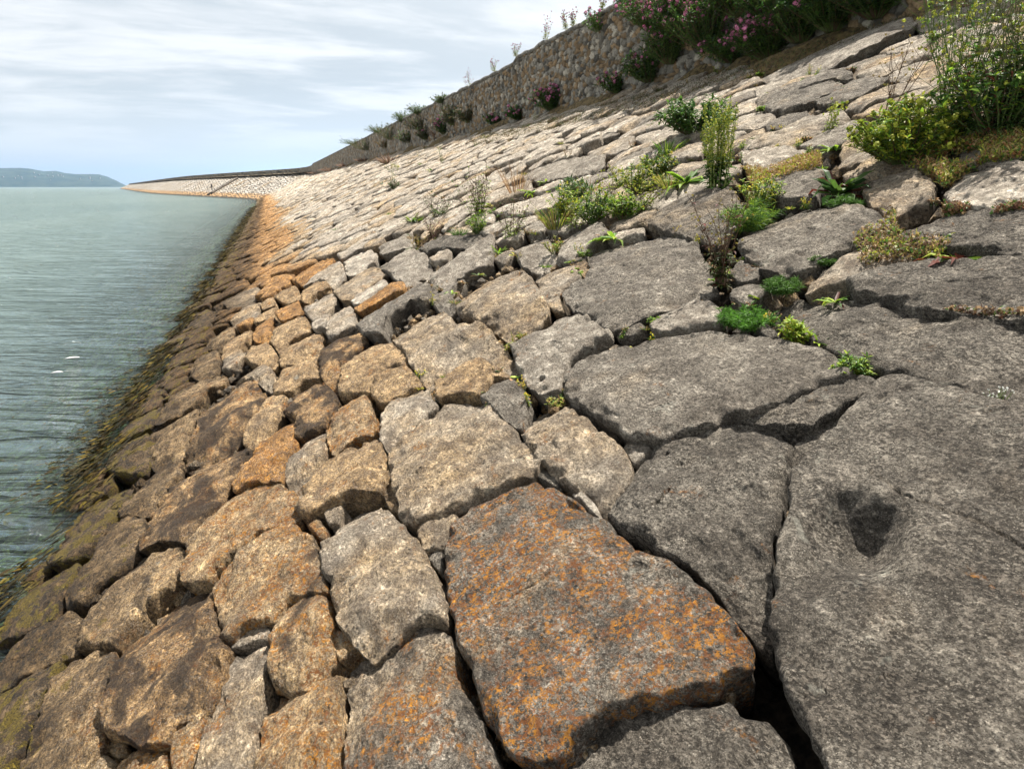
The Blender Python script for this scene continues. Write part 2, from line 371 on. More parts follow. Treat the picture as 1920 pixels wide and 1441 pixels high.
def stone(poly, lift, R, tint, seed, res, dents=(), cracks=(), flat=.6, thick=.32, gap=.003, name='facing_stone'):
    """one rough stone standing in the slope: poly = outline in (upslope, along) metres"""
    rr = random.Random(seed)
    P = np.array(poly); P = P if area(P) > 0 else P[::-1]
    P = chaikin(P, .13, 2)
    N = int(max(14, min(250, 1.25 * resample(P, 8)[1] / res)))
    P, per = resample(P, N)
    c = centroid(P); size = math.sqrt(abs(area(P)))
    # chipped outline
    d = P - c; r = np.hypot(d[:, 0], d[:, 1])[:, None]
    nz = np.array([MN.fractal(Vector((p[0] * 7 / max(size, .3), p[1] * 7 / max(size, .3), seed * 1.7)), .8, 2.1, 5) for p in P])[:, None]
    P = c + d * (1.04 - (.018 if flat < .3 else gap) / r * 1.0 + nz * .035 * min(size, .6) / r)
    M = int(max(4, min(90, .55 * size / res)))
    lev = np.r_[1 - .5 * (np.linspace(0, 1, M) ** 1.0), np.linspace(.5, 0, max(2, M // 2) + 1)[1:-1]]
    rings = [c + (P - c) * l for l in lev]
    X = np.concatenate(rings + [c[None]])
    sdf = segdist(X, P)
    R = min(R * .46, size * .3)
    x = np.clip(sdf / R, 0, 1)
    h = R * (np.sqrt(np.clip(1 - (1 - x) ** 3.0, 0, 1)) - 1)
    q = (X - c) / size
    # split faces
    for k in range(5):
        th = rr.uniform(0, 6.28); g = rr.uniform(.15, .42) if k < 3 else rr.uniform(.35, .75); o = rr.uniform(.12, .42) if k < 3 else rr.uniform(.36, .52)
        h = np.minimum(h, -g * size * flat * (q @ np.array([math.cos(th), math.sin(th)]) - o) * 1.0 + 0 * h)
    h += (q[:, 0] * rr.uniform(-.05, .05) + q[:, 1] * rr.uniform(-.07, .02)) * size
    s1 = 2.4 / max(size, .25); s2 = 9.0; ox = seed * 3.1
    amp = .034 * min(size, .8)
    for i in range(len(X)):
        v = Vector((X[i, 0], X[i, 1], ox))
        a = MN.fractal(v * s1, 1.0, 2.1, 4)
        b = MN.fractal(Vector((X[i, 0] * s2 * 1.5, X[i, 1] * s2 * .7, ox)), .75, 2.2, 6 if res < .02 else 3)
        h[i] += (amp * a + .013 * b - .010 * max(0, b - .2)) * (.5 if flat < .3 else 1)
    for (cx_, cy_, rx, ry, an, dp) in dents:
        ct, s_ = math.cos(an), math.sin(an); e = X - np.array([cx_, cy_])
        u = (e[:, 0] * ct + e[:, 1] * s_) / rx; v_ = (-e[:, 0] * s_ + e[:, 1] * ct) / ry
        wb = np.array([MN.fractal(Vector((p[0] * 9, p[1] * 9, 4.4)), 1, 2, 4) for p in X]); k = np.clip(1 - np.hypot(u, v_) * (1 + .22 * wb), 0, 1); k = k * k * (3 - 2 * k); h -= dp * (k + .12 * wb * np.minimum(k * 3, 1)) * (1 + .8 * np.clip(u, -1, 1))
    for (line, wd, dp) in cracks:
        L = np.array(line)
        dd = np.full(len(X), 9.0)
        for a_, b2 in zip(L[:-1], L[1:]):
            D = b2 - a_; t = np.clip(((X - a_) @ D) / (D @ D), 0, 1); dd = np.minimum(dd, np.hypot(*(X - a_ - t[:, None] * D).T))
        wob = np.array([.6 + .8 * MN.noise(Vector((p[0] * 25, p[1] * 25, 5))) for p in X])
        h -= dp * np.clip(1 - dd / (wd * np.clip(wob, .3, 1.6)), 0, 1)
    em = np.clip(1 - sdf / (.10 * min(size, .9) + .02), 0, 1)
    ck = np.array([MN.noise(Vector((p[0] * 13, p[1] * 13, ox + 7))) if e_ > 0 else 0 for p, e_ in zip(X, em)]); h -= .045 * min(size, .8) * np.clip(ck * 2.2, 0, .8) * em
    h += lift
    # flanks going down into the bed
    n1 = len(lev) * N
    edge = P; hb = h[:N]
    flank = []
    for dn, ins in ((.10, .985), (.2, .97), (1.0, .86)):
        e = c + (edge - c) * ins
        ns_ = np.array([MN.noise(Vector((p[0] * 9, p[1] * 9, ox + dn * 9))) for p in e]) * .016
        flank.append((e + (e - c) / np.maximum(np.hypot(*(e - c).T)[:, None], .02) * ns_[:, None], hb - thick * dn if dn < 1 else hb * 0 + lift - thick - R * .3))
    A2 = np.concatenate([f[0] for f in flank[::-1]] + [X]); HH = np.concatenate([f[1] for f in flank[::-1]] + [h])
    V = ORG + A2[:, :1] * E2 + A2[:, 1:] * E1 + HH[:, None] * EN
    K = 3 + len(lev)
    i = np.arange(K * N).reshape(K, N); j = np.roll(i, -1, 1)
    F = np.stack([i[:-1], j[:-1], j[1:], i[1:]], -1).reshape(-1, 4).tolist()
    last = K * N
    F += [[int(i[-1, k]), int(j[-1, k]), last] for k in range(N)]
    F.append([int(k) for k in i[0][::-1]])
    org = slope(c[0], c[1], lift)
    col = np.tile(np.array(tint, dtype=np.float32), (len(V), 1))
    me = mesh(name, V - org, F, {'tint': col})
    return link(name, me, M_STONE, loc=tuple(org))

KIND = {  # rust, pale, dark, lichen/moss
    'G': (.0, .10, .12, .0), 'g': (.04, .26, .0, .0), 'L': (.0, .58, 0, 0), 'P': (.06, .95, 0, 0), 'K': (.22, .78, 0, 0),
    'T': (.60, .75, .05, .25), 't': (.32, .62, .10, .15), 'O': (.98, .60, 0, .55), 'B': (.10, .10, .15, .80), 'S': (.68, .35, .66, .45),
    'R': (.54, .55, .28, .72), 'M': (.38, .12, .4, 1.0), 'D': (.56, .38, .40, .35), 'b': (.16, .24, .12, .42), 'H': (.16, .20, .15, 0)}
STONES = """
B|.05|.10|huge flat slab crusted with orange lichen at the bottom centre|1010,903 1060,925 1120,965 1215,1030 1300,1085 1365,1150 1398,1195 1395,1240 1330,1290 1250,1318 1150,1340 1075,1395 1020,1450 970,1440 930,1372 895,1320 868,1240 848,1170 835,1085 835,1000 870,960 950,925
G|.10|.07|enormous dark grey boulder with a deep hollow, filling the bottom right corner|1650,722 1700,720 1790,745 1850,765 1920,772 2080,800 2250,1000 2250,1640 1640,1640 1560,1460 1510,1370 1475,1290 1445,1180 1440,1120 1455,1020 1475,930 1485,885 1530,845 1570,805 1620,755
G|.02|.10|dark grey boulder with a few orange spots and small holes, left of the enormous boulder|1235,828 1290,808 1380,795 1450,805 1483,830 1480,880 1465,940 1445,1040 1440,1120 1430,1185 1395,1165 1330,1085 1240,1035 1160,985 1135,960 1165,915 1195,870
G|-.03|.07|grey stone cut off by the bottom edge, just below the huge orange slab|1060,1441 1085,1400 1130,1350 1200,1322 1300,1327 1360,1317 1385,1345 1440,1350 1470,1400 1490,1441 1500,1640 1010,1640
g|.05|.07|broad flat pale grey slab with yellowish patches, above the orange-spotted boulder|1075,680 1165,650 1300,620 1420,625 1470,640 1560,665 1600,700 1590,712 1540,725 1480,752 1400,778 1280,812 1235,826 1175,822 1130,790 1080,760 1050,730 1060,700
G|.03|.05|wedge-shaped rough grey stone between the broad pale slab and the enormous boulder|1600,698 1645,712 1635,735 1580,765 1530,800 1490,806 1400,785 1395,778 1440,764 1490,752 1540,728
G|-.04|.04|narrow crooked filler stone along the upper left edge of the enormous boulder|1480,855 1500,825 1560,785 1625,738 1640,745 1590,785 1545,835 1500,878 1485,883
L|.04|.07|light grey streaked block with a round rusty hole low down|955,640 990,610 1060,590 1120,600 1150,628 1080,668 1055,700 1050,730 1010,735 985,715 965,680
g|.05|.05|large angular grey slab in the middle with a notch in its left side|1100,470 1160,442 1235,427 1300,445 1320,490 1337,525 1290,555 1210,588 1145,617 1110,600 1052,553 1112,512
t|.04|.08|rounded grey-brown block with a dark top left of the large angular slab|845,545 870,520 935,497 975,500 1000,530 1035,590 1000,620 955,640 900,600 855,580
t|.0|.07|small barrel-shaped tan stone against the lower left of the angular slab|1000,515 1040,490 1075,495 1090,520 1060,545 1050,560 1060,590 1038,588 1015,560
D|-.04|.04|little dark brown wedge stone pinched above the barrel-shaped stone|1070,485 1093,480 1108,500 1097,520 1078,505
L|.02|.05|grey stone with a mossy lower edge, left of the blue-grey pair|965,450 1000,437 1020,440 1050,487 1000,500 975,495 965,470
L|.03|.06|bluish grey stone under trailing green leaves at the centre top|1045,465 1060,430 1090,420 1130,420 1142,440 1100,463 1097,478 1068,490 1048,485
L|.04|.05|long smooth light grey slab slanting up to the right, left of the mossy-edged stone|806,514 830,490 880,460 925,435 925,465 920,490 860,515 825,541 808,543
g|.0|.06|lumpy grey stone tucked beneath the long smooth slab|802,563 830,530 860,520 870,523 845,545 852,572 830,585
t|.07|.07|large brown-grey block with black slits, steep front edge|721,606 760,576 787,564 820,573 841,590 858,611 901,611 933,638 950,660 966,695 940,698 890,663 852,687 812,714 806,724 784,703 760,663 733,630
T|.02|.06|smooth ochre-tan stone below the brown-grey block with slits|814,718 847,693 892,663 920,685 953,702 922,709 900,743 865,742 822,758
g|.02|.06|grey block end wedged between the ochre stone and the speckled pink-tan bar|900,745 922,711 953,703 990,738 985,770 975,803 945,790 920,765
t|.03|.08|long speckled pink-tan bar running down to the right toward the orange-spotted boulder|975,806 997,740 1025,749 1069,765 1125,806 1162,840 1184,877 1178,896 1156,921 1131,952 1100,935 1075,910 1037,890 1006,855 984,830
t|.05|.08|big broad tan and grey slab above the huge orange slab|860,748 900,745 930,768 960,803 1005,860 1000,885 970,902 900,930 845,955 780,985 755,970 745,930 728,880 733,838 780,795 820,762
K|.02|.07|pale rounded stone left above the big broad tan slab|712,798 720,765 785,721 817,736 822,762 775,800 725,845 714,825
T|.05|.08|domed pale tan boulder with a broad back, left of the ochre-tan stone|637,741 640,697 650,671 694,643 733,640 765,674 767,690 740,690 705,705 692,730 650,740
T|.03|.06|lumpy tan stone lying against the domed pale boulder's lower right|705,708 738,690 767,690 790,718 770,726 728,747 708,752 692,736
S|.03|.07|brown stone with a shaded foot, left of the domed pale boulder|599,690 603,657 619,638 662,611 687,633 690,640 655,670 643,692 635,725 622,722 605,710
T|.02|.07|light orange-tan stone between the brown stone and the dark-capped stone|511,715 532,684 575,672 595,688 600,705 570,712 540,738 513,741
S|.05|.08|stone with a black stained cap and pale lower face|527,770 541,741 565,722 603,716 632,742 627,770 607,797 580,812 556,820 552,800 558,785
R|.04|.07|tall brown block capped with a bright orange chip|627,762 634,747 653,744 689,741 699,783 710,807 686,817 645,835 627,851 613,838 612,807
t|.02|.08|smooth tapering grey-tan stone with a rounded foot left of the tall brown block|530,890 546,840 567,817 606,799 611,825 611,856 592,885 575,910 561,929 543,919
T|.04|.08|speckled pink and orange wedge stone with a broad base|561,950 570,915 593,882 642,843 705,815 718,848 725,893 712,926 655,932 608,952 577,973 562,965
D|-.04|.04|small dark upright chock stone beside the big broad tan slab|718,903 741,898 744,921 750,963 730,955 716,930
O|.05|.06|long orange stone with a black upper face, leaning beside the tapering stone|434,903 460,869 504,807 528,770 546,768 556,781 554,822 532,874 525,900 491,903 439,919
T|.0|.06|slim pale orange stone between the black-faced orange stone and the big dark brown slab|452,827 478,781 509,744 538,744 527,770 496,822 470,838
S|.03|.07|big dark brown slab with an orange lower rim|341,872 346,843 372,788 372,762 401,729 453,709 479,716 497,744 482,775 443,817 417,838 378,861
D|.0|.06|rough brown stone in shadow left of the big dark brown slab|279,874 285,817 307,794 365,757 372,786 352,827 339,860 320,866
D|.02|.05|flat blackish brown slab above the rough brown stone near the water|286,794 315,762 325,736 404,697 422,702 417,718 391,731 365,755 307,791
M|-.02|.06|low olive-coated stone at the water below the blackish slab|221,826 227,807 253,783 305,762 310,773 284,799 245,817
M|.03|.09|round boulder thickly coated in yellow-olive weed at the water's edge|195,869 208,848 242,817 276,812 285,827 278,869 255,887 208,890
D|-.01|.06|long dark stone with an ochre ridge, right of the olive boulder|221,968 260,916 325,856 339,864 336,885 312,921 289,960 258,966
S|.03|.07|large dark pitted slab rimmed with ochre, right of the long ridged stone|268,1037 263,1010 289,960 339,882 400,852 453,835 471,842 456,869 425,926 391,965 360,1018 310,1018
D|.0|.07|dark brown stone below the long ridged stone|195,1002 216,976 258,968 272,978 262,1010 256,1043 240,1062 180,1100 155,1125 120,1140 140,1090 170,1050
M|-.01|.07|weed-streaked ochre stone slanting into the water, above the yellow weedy slab|94,1065 119,1018 160,945 224,903 250,890 254,906 228,960 200,998 165,1037 120,1060
M|.0|.08|slab hung with bright yellow-green weed at the left edge|-10,1196 31,1140 78,1090 137,1056 153,1065 125,1115 103,1156 62,1178 -10,1210
D|-.01|.07|small brown stone with a pale rounded end below the yellow weedy slab|-60,1320 -60,1275 0,1249 31,1218 62,1190 103,1171 137,1149 152,1165 147,1196 137,1224 94,1243 31,1281 0,1300
D|.02|.08|broad reddish brown slab near the left edge, above the orange-rimmed giant|147,1215 156,1177 175,1140 200,1096 266,1042 350,1023 344,1074 325,1100 272,1140 234,1184 215,1209 181,1213
S|.05|.09|largest left-hand slab, dark centre with orange lichen down its right rim|197,1378 206,1302 219,1212 266,1152 328,1109 387,1096 403,1162 425,1221 412,1271 391,1328 328,1365 322,1398 266,1399 231,1380
D|.02|.07|tall dark reddish stone next to the largest left-hand slab|47,1440 69,1349 94,1281 140,1236 181,1213 212,1218 215,1249 203,1318 191,1400 172,1427 150,1520 30,1520
M|.0|.08|olive-brown stone at the bottom left corner|-60,1480 -60,1350 0,1302 62,1258 109,1245 109,1256 78,1328 59,1396 31,1445 0,1500
t|.0|.06|tall narrow pale stone at the bottom, right of the largest left-hand slab|366,1440 384,1380 416,1312 419,1249 437,1223 500,1206 500,1240 484,1327 475,1440 470,1530 355,1530
t|-.02|.05|small oval stone lying on top of the tall narrow pale stone|431,1212 450,1187 497,1168 512,1177 500,1202 437,1220
R|.0|.05|small pink and orange speckled stone at the foot of the largest left-hand slab|325,1368 391,1331 387,1365 369,1412 353,1440 340,1475 322,1440 322,1392
R|-.02|.06|low stone cut off by the bottom edge with a rim of orange lichen|215,1434 266,1406 303,1399 322,1421 325,1450 320,1530 195,1530
t|-.03|.05|pale lump of stone at the bottom edge beside the tall dark reddish stone|165,1430 200,1412 214,1427 200,1530 145,1530
D|-.07|.04|small black stone sunk in the gap under the largest left-hand slab|190,1406 212,1384 244,1393 241,1412 216,1421
R|.04|.08|broad stone streaked with bright orange lichen on its right half|394,1100 416,1068 487,1009 555,985 580,1005 600,1055 616,1110 575,1115 535,1128 512,1165 470,1172 435,1200 415,1188 403,1131
R|.03|.08|large brown stone flecked with orange above the lichen-streaked stone|344,1098 350,1032 368,985 400,947 434,924 525,903 543,916 564,955 556,979 494,1003 416,1062 384,1093
R|.02|.06|upper half of the split orange-flecked column at the bottom|516,1165 556,1124 584,1113 616,1120 622,1177 626,1230 600,1270 540,1290 503,1275 506,1209
R|.0|.06|lower half of the split orange-flecked column, cut by the bottom edge|503,1280 540,1292 600,1273 632,1262 640,1310 640,1440 640,1540 478,1540 478,1420 490,1330
R|-.02|.05|small square dark stone between the split column and the tan upright boulder|624,1192 634,1180 656,1187 672,1209 658,1221 640,1240 630,1235
b|.04|.07|large upright grey stone sprinkled with orange at the bottom, left of the huge slab|645,1242 666,1220 706,1233 734,1199 800,1170 831,1184 853,1215 856,1265 891,1343 916,1390 934,1440 950,1560 640,1560 645,1440 647,1306 643,1265
t|.06|.08|tan upright boulder with a dark cleft on its lower left side|603,1021 625,975 655,930 700,934 722,955 755,988 778,1010 797,1048 814,1085 834,1131 832,1168 800,1168 755,1185 715,1222 695,1230 670,1208 634,1165 622,1115 600,1046
t|-.01|.04|small lump above the tan upright boulder's left shoulder|606,963 621,950 647,950 632,976 616,986
R|-.03|.05|small orange-tinged stone left of the tan upright boulder|572,979 598,971 616,994 603,1012 582,996
t|.01|.05|small knobbly tan stone touching the top left of the huge orange slab|780,997 791,973 843,953 861,973 840,1005 833,1022 794,1036
G|-.03|.04|little grey wedge under the knobbly tan stone|794,1042 831,1026 828,1078 812,1062
P|-.02|.03|small whitish speckled chock on the upper edge of the huge orange slab|1066,918 1087,918 1116,943 1128,968 1100,952
G|-.04|.03|small grey sliver above the tip of the huge orange slab|997,887 1016,874 1037,890 1053,915 1015,902
L|-.02|.04|small triangular grey stone in the notch between the pink-tan bar and the orange-spotted boulder|1166,840 1175,827 1225,837 1209,859 1187,874
g|.05|.05|oblong grey block with a sunken round eye, above the block with black slits|668,590 717,562 771,532 798,527 806,544 800,565 770,568 725,598 722,633 690,633 668,609
O|.02|.02|thin flat orange strip of stone on the oblong grey block|665,579 703,552 738,525 755,525 757,535 717,560 671,584
P|.01|.04|whitish lumpy stone above the thin orange strip|657,560 676,546 717,522 727,530 700,552 665,573
t|.03|.05|smooth brown-tan slab above and left of the whitish lumpy stone|622,530 673,500 711,503 725,511 673,546 657,562 643,565 627,552
L|.04|.06|large dished light stone left of the long smooth slab|695,495 730,470 765,464 801,479 806,508 803,530 771,530 744,522 725,508
O|.03|.04|smooth bright orange slab lying tilted, farthest up of the orange ones|543,522 568,497 614,487 630,488 592,514 565,532
K|.02|.05|pale stone tight against the tilted bright orange slab|565,535 595,514 635,487 643,500 646,516 619,533 608,523 581,527
T|.02|.04|brownish orange stone with a flat top under the pale stone|564,554 578,530 608,523 619,535 595,546 570,565
K|.03|.06|rounded pinkish pale stone below the brownish flat-topped stone|569,579 581,554 616,543 633,562 616,579 584,600
K|.0|.04|small pale leaning stone under the rounded pinkish stone|584,606 608,576 616,581 614,617 587,619
K|.02|.06|pale stone right of the small leaning stone|612,608 619,579 641,562 662,576 667,606 630,630 616,636
O|.04|.05|brightest orange stone of the slope, rounded top|516,587 530,562 554,554 562,573 568,587 527,602
T|.03|.06|pale orange stone below the brightest orange stone|505,636 516,603 549,590 578,600 581,617 540,636 522,660
T|.03|.06|banded tan stone with a grey top, next down from the pale orange stone|519,684 530,649 581,622 605,630 600,649 597,684 578,671
T|.0|.04|low orange-tan stone above the brightest orange stone|512,557 530,532 549,530 562,549 532,562
D|.0|.04|wet brown stone closest to the weed, above the small leaning pair|347,610 383,577 410,587 385,612 352,614
D|.0|.04|small brown stone right of the wet brown stone by the weed|393,570 413,563 427,580 410,587
t|.02|.05|long tan-brown stone higher than the small brown stone near the weed|410,563 467,533 487,540 467,565 430,580
t|.02|.05|streaked brown stone below the long tan-brown stone|430,605 467,562 487,552 485,587 450,610
D|.02|.05|rounded brown stone beside a dark gap near the shore|383,653 400,620 443,613 433,637 407,650
T|.03|.05|smooth ochre ridge-backed stone right of the rounded brown stone|412,672 427,640 467,609 472,630 447,650 422,672
O|.01|.06|orange upright stone right of the ridge-backed ochre stone|472,637 478,613 513,593 508,617 495,637
T|.03|.06|big tan stone with fine streaks and a pale right edge below the orange upright stone|457,673 467,647 497,637 522,667 510,687 473,683
t|.0|.05|egg-shaped grey-tan stone left of the streaked tan stone|413,692 423,662 450,653 460,668 430,693
D|.02|.05|dark narrow stone with a lit right edge, left of the egg-shaped stone|353,705 367,669 403,650 413,673 402,697 378,712
T|.0|.04|small squarish tan stone above the orange upright stone|487,567 510,553 517,568 490,580
T|.0|.04|small sloping tan stone directly above the orange upright stone|474,608 490,583 517,570 510,592
t|.02|.05|rounded brown stone with a lit crest, above the big dark brown slab|426,704 452,690 491,679 507,690 514,703 509,731 489,723 473,710 452,710
L|.03|.06|rounded light grey stone right of the large angular slab's lower corner|1215,611 1239,584 1296,561 1326,562 1350,579 1358,606 1299,619 1244,627
g|-.01|.04|small domed stone between the streaked block and the rounded light grey stone|1152,630 1169,617 1198,600 1212,614 1185,630
H|.06|.03|smooth flat brown-grey slab sloping under the tall green seed spikes|1192,410 1245,376 1314,342 1378,363 1395,406 1339,444 1288,440 1241,427
g|.06|.08|large rounded grey boulder with a shaded overhang right of the dead thistle|1382,466 1399,431 1437,392 1484,380 1583,380 1634,397 1668,423 1660,455 1590,465 1540,485 1500,505 1440,503 1400,482
G|.07|.09|long dark grey rock with a dim undercut at the right edge|1590,527 1625,511 1692,489 1752,484 1833,487 1920,489 2040,490 2060,625 1904,607 1860,603 1752,600 1720,587 1671,565 1611,554
G|.02|.10|sprawling rough grey rock with a shadowed ledge, above the enormous boulder|1430,552 1468,541 1535,554 1606,560 1665,568 1684,587 1739,598 1806,606 1904,611 2060,630 2100,800 1920,768 1850,760 1780,742 1700,718 1655,700 1600,688 1550,658 1490,628 1440,590
G|-.03|.04|small dark stone among the feathery green tufts|1404,611 1429,600 1464,630 1437,637
G|.0|.05|rough dark stone at the foot of the dead thistle|1361,516 1393,484 1431,500 1420,520 1385,530
g|-.01|.05|low brown-grey stone above the feathery green tuft|1366,562 1377,538 1407,530 1447,541 1434,552 1400,575
g|.01|.06|speckled grey stone right of the brown-grey slab under the seed spikes|1420,350 1433,330 1480,312 1540,306 1545,345 1530,370 1480,378 1430,372
t|.02|.06|brownish stone right of the dark red dock plant|1617,355 1647,322 1698,316 1753,342 1749,376 1677,401 1634,389
P|.05|.08|whitish rounded boulder at the right edge below the dry ground cover|1771,355 1800,325 1869,308 1920,308 2010,320 2010,390 1848,395 1805,393 1779,380
G|.03|.08|dark grey rock at the right edge below the whitish boulder|1677,418 1741,410 1826,401 1920,393 2040,400 2040,482 1920,482 1850,473 1760,468 1700,458 1670,435
K|.02|.04|flat pinkish slab right of the tall green seed spikes|1386,269 1463,239 1527,218 1578,209 1591,222 1548,243 1476,273 1399,278
P|.02|.04|white stone below the flat pinkish slab|1382,282 1463,275 1519,280 1484,299 1433,316 1399,314
L|.01|.04|light grey slab right of the flat pinkish slab|1493,269 1548,241 1604,222 1617,243 1570,273 1519,278
g|.05|.03|grey stone with a dark square gap at its right end, high on the slope|1433,205 1484,175 1561,150 1591,158 1527,184 1472,205
g|.05|.03|overhanging grey stone with a shaded left end, high on the slope|1416,184 1463,162 1527,137 1591,124 1595,141 1553,150 1476,175 1429,205 1420,196
L|.03|.03|widest smooth grey slab just under the flowering bushes|1412,128 1484,94 1591,60 1698,38 1719,56 1634,94 1548,128 1442,154
g|.02|.03|grey slab right of the stone with the dark square gap|1523,184 1604,143 1668,141 1647,162 1591,188 1548,196
g|.01|.03|small dark grey stone above the flat pinkish slab|1433,231 1463,218 1510,209 1527,216 1472,239 1437,243
K|.02|.03|warm tan slab in the middle of the upper slope|1100,273 1134,258 1190,256 1185,273 1143,290 1104,295
K|.0|.04|sandy stone behind the tall green seed spikes|1254,290 1284,265 1322,252 1314,295 1262,303
L|.02|.03|long pale grey slab above the bushy green patch|980,320 1033,300 1133,293 1133,317 1033,340 983,337
P|.02|.04|broad whitish slab with a shadow line left of the bushy green patch|920,382 983,363 1067,353 1073,367 1020,398 967,405 920,400
G|.02|.04|long low dark grey stone with a rounded top, above the long smooth slab|771,455 800,446 860,440 905,438 890,458 850,466 805,472 780,466
L|.01|.04|grey stone left of the long low dark stone|711,462 730,441 771,435 773,451 744,465 711,473
P|.02|.04|cream stone left above the large dished stone|643,489 668,468 703,470 703,484 668,505 649,513
L|.0|.03|small grey stone with greenery behind it, right above the long smooth slab|982,427 1014,408 1028,416 1017,435 987,438
"""
def label_stones():
    G = 'large facing stones of the sloping sea wall'
    polys = []
    for k, ln in enumerate(STONES.strip().split('\n')):
        kd, lift, R, lab, pts = ln.split('|')
        lift = float(lift) * .6; R = float(R)
        P = np.array([hit(*map(float, p.split(',')), h=lift - R * .35) for p in pts.split()])
        polys.append(P)
        c = centroid(P); dist = max(.6, depth(slope(c[0], c[1], lift)))
        res = max(.006, .0034 * dist) if k > 3 else .0068
        dents, cracks = [], []
        hp = lambda x, y: hit(x, y, lift)
        if k == 1:
            a = hp(1600, 1005); b = hp(1560, 915); e = hp(1500, 1080)
            dents = [(a[0], a[1], .21, .17, .8, .10), (e[0], e[1], .14, .12, .3, .035)]
            cracks = [([hp(1622, 880), hp(1655, 900), hp(1690, 925), hp(1735, 940), hp(1790, 960), hp(1850, 985), hp(1925, 1030)], .007, .014),
                      ([hp(1500, 1290), hp(1600, 1262), hp(1680, 1250)], .005, .008)]
        if k == 0:
            cracks = [([hp(887, 1049), hp(920, 1030), hp(945, 1005), hp(985, 985)], .006, .009), ([hp(919, 1127), hp(945, 1120), hp(1000, 1095), hp(1031, 1074)], .007, .010), ([hp(1015, 1209), hp(1072, 1177)], .005, .008)]
        if k == 2:
            cracks = [([hp(1222, 949), hp(1240, 935), hp(1254, 916)], .009, .03), ([hp(1264, 864), hp(1275, 861)], .009, .02)]
            a = hp(1246, 843); dents = [(a[0], a[1], .014, .014, 0, .03)]
        if k == 7:
            a = hp(1012, 705); dents = [(a[0], a[1], .028, .03, 0, .05)]
        if k == 16:
            cracks = [([hp(738, 622), hp(764, 602)], .008, .02), ([hp(786, 668), hp(800, 645), hp(815, 635)], .008, .02)]
        if k == 98:
            a = hp(1850, 640); dents = [(a[0], a[1], .22, .30, .6, .08)]
        o = stone(P, lift, R, KIND[kd], k + 3, res, dents, cracks, flat=.12 if k in (0, 1, 4) else .55, thick=.34 if dist < 4 else .26)
        tag(o, lab, 'stone', G)
    return polys
POLY = label_stones()

# chips and crumbs named in the photo: bright orange chip on the tall brown block
def clip(P, n, d):
    """keep the part of polygon P with n.p <= d"""
    out = []; s = P @ n - d
    for i in range(len(P)):
        j = (i + 1) % len(P)
        if s[i] <= 0: out.append(P[i])
        if (s[i] < 0) != (s[j] < 0): t = s[i] / (s[i] - s[j]); out.append(P[i] + (P[j] - P[i]) * t)
    return np.array(out) if len(out) > 2 else np.zeros((0, 2))
def inside(X, P):
    Q = np.roll(P, -1, 0); r = np.zeros(len(X), bool)
    for a, b in zip(P, Q):
        c_ = (a[1] > X[:, 1]) != (b[1] > X[:, 1])
        with np.errstate(divide='ignore', invalid='ignore'):
            r ^= c_ & (X[:, 0] < (b[0] - a[0]) * (X[:, 1] - a[1]) / (b[1] - a[1]) + a[0])
    return r
def filler():
    rs = np.random.RandomState(8)
    seeds = []
    def rows(a0, a1, da, db, b0=-2.6):
        a = a0
        while a < a1:
            b = b0 + rs.rand() * db
            while b < BW - .12:
                k = 1.0 if b > 1.5 else .8
                (b > -1.2 or rs.rand() < (b + 5.2) / 4) and seeds.append((b, a + rs.uniform(-.28, .28) * da, da)); b += db * k * rs.uniform(.55, 1.5)
            a += da
    rows(-1.2, 8, .34, .52, -4.6); rows(8, 24, .38, .72, -4.0); rows(24, 60, .50, .85); rows(60, 134, .85, .9)
    sd = np.array(seeds)
    keep = np.ones(len(sd), bool)
    bpts = []
    for P in POLY:
        Q, per = resample(P, max(12, int(resample(P, 8)[1] / .05))); bpts.append(Q)
        lo, hi = P.min(0) - .2, P.max(0) + .2
        m = keep & (sd[:, 0] > lo[0]) & (sd[:, 0] < hi[0]) & (sd[:, 1] > lo[1]) & (sd[:, 1] < hi[1])
        ix = np.where(m)[0]
        if len(ix):
            X = sd[ix, :2]; bad = inside(X, P) | (segdist(X, P) < .07)
            keep[ix[bad]] = False
    sd = sd[keep]; bp = np.concatenate(bpts)
    cells = []
    order = np.argsort(sd[:, 1]); A = sd[order]
    for i in range(len(A)):
        p = A[i, :2]; da = A[i, 2]; rad = 1.15 * da + .35
        lo = np.searchsorted(A[:, 1], p[1] - rad); hi = np.searchsorted(A[:, 1], p[1] + rad)
        nb = A[lo:hi, :2]; nb = nb[np.abs(nb[:, 0] - p[0]) < rad]; dd = nb - p; r2 = (dd ** 2).sum(1); nb = nb[(r2 > 1e-9)]; r2 = r2[r2 > 1e-9]
        nb = nb[np.argsort(r2)][:16]
        w_ = .62 * da + .1
        P = p + np.array([(-w_ * 1.1, -w_), (w_ * 1.1, -w_), (w_ * 1.1, w_), (-w_ * 1.1, w_)])
        for q in nb:
            d = q - p; L = np.hypot(*d); n = d / L; P = clip(P, n, n @ p + L / 2 - .004)
            if len(P) == 0: break
        if len(P) and p[1] < 12:
            m = bp[(np.abs(bp - p) < .8).all(1)]
            if len(m):
                m = m[np.argsort(((m - p) ** 2).sum(1))]
                for q in m:
                    d = q - p; L = np.hypot(*d); n = d / L; P = clip(P, n, n @ p + L - .012)
                    if len(P) == 0: break
        if len(P) > 2 and abs(area(P)) > .006: cells.append((P, da))
    return cells
CELLS = filler()
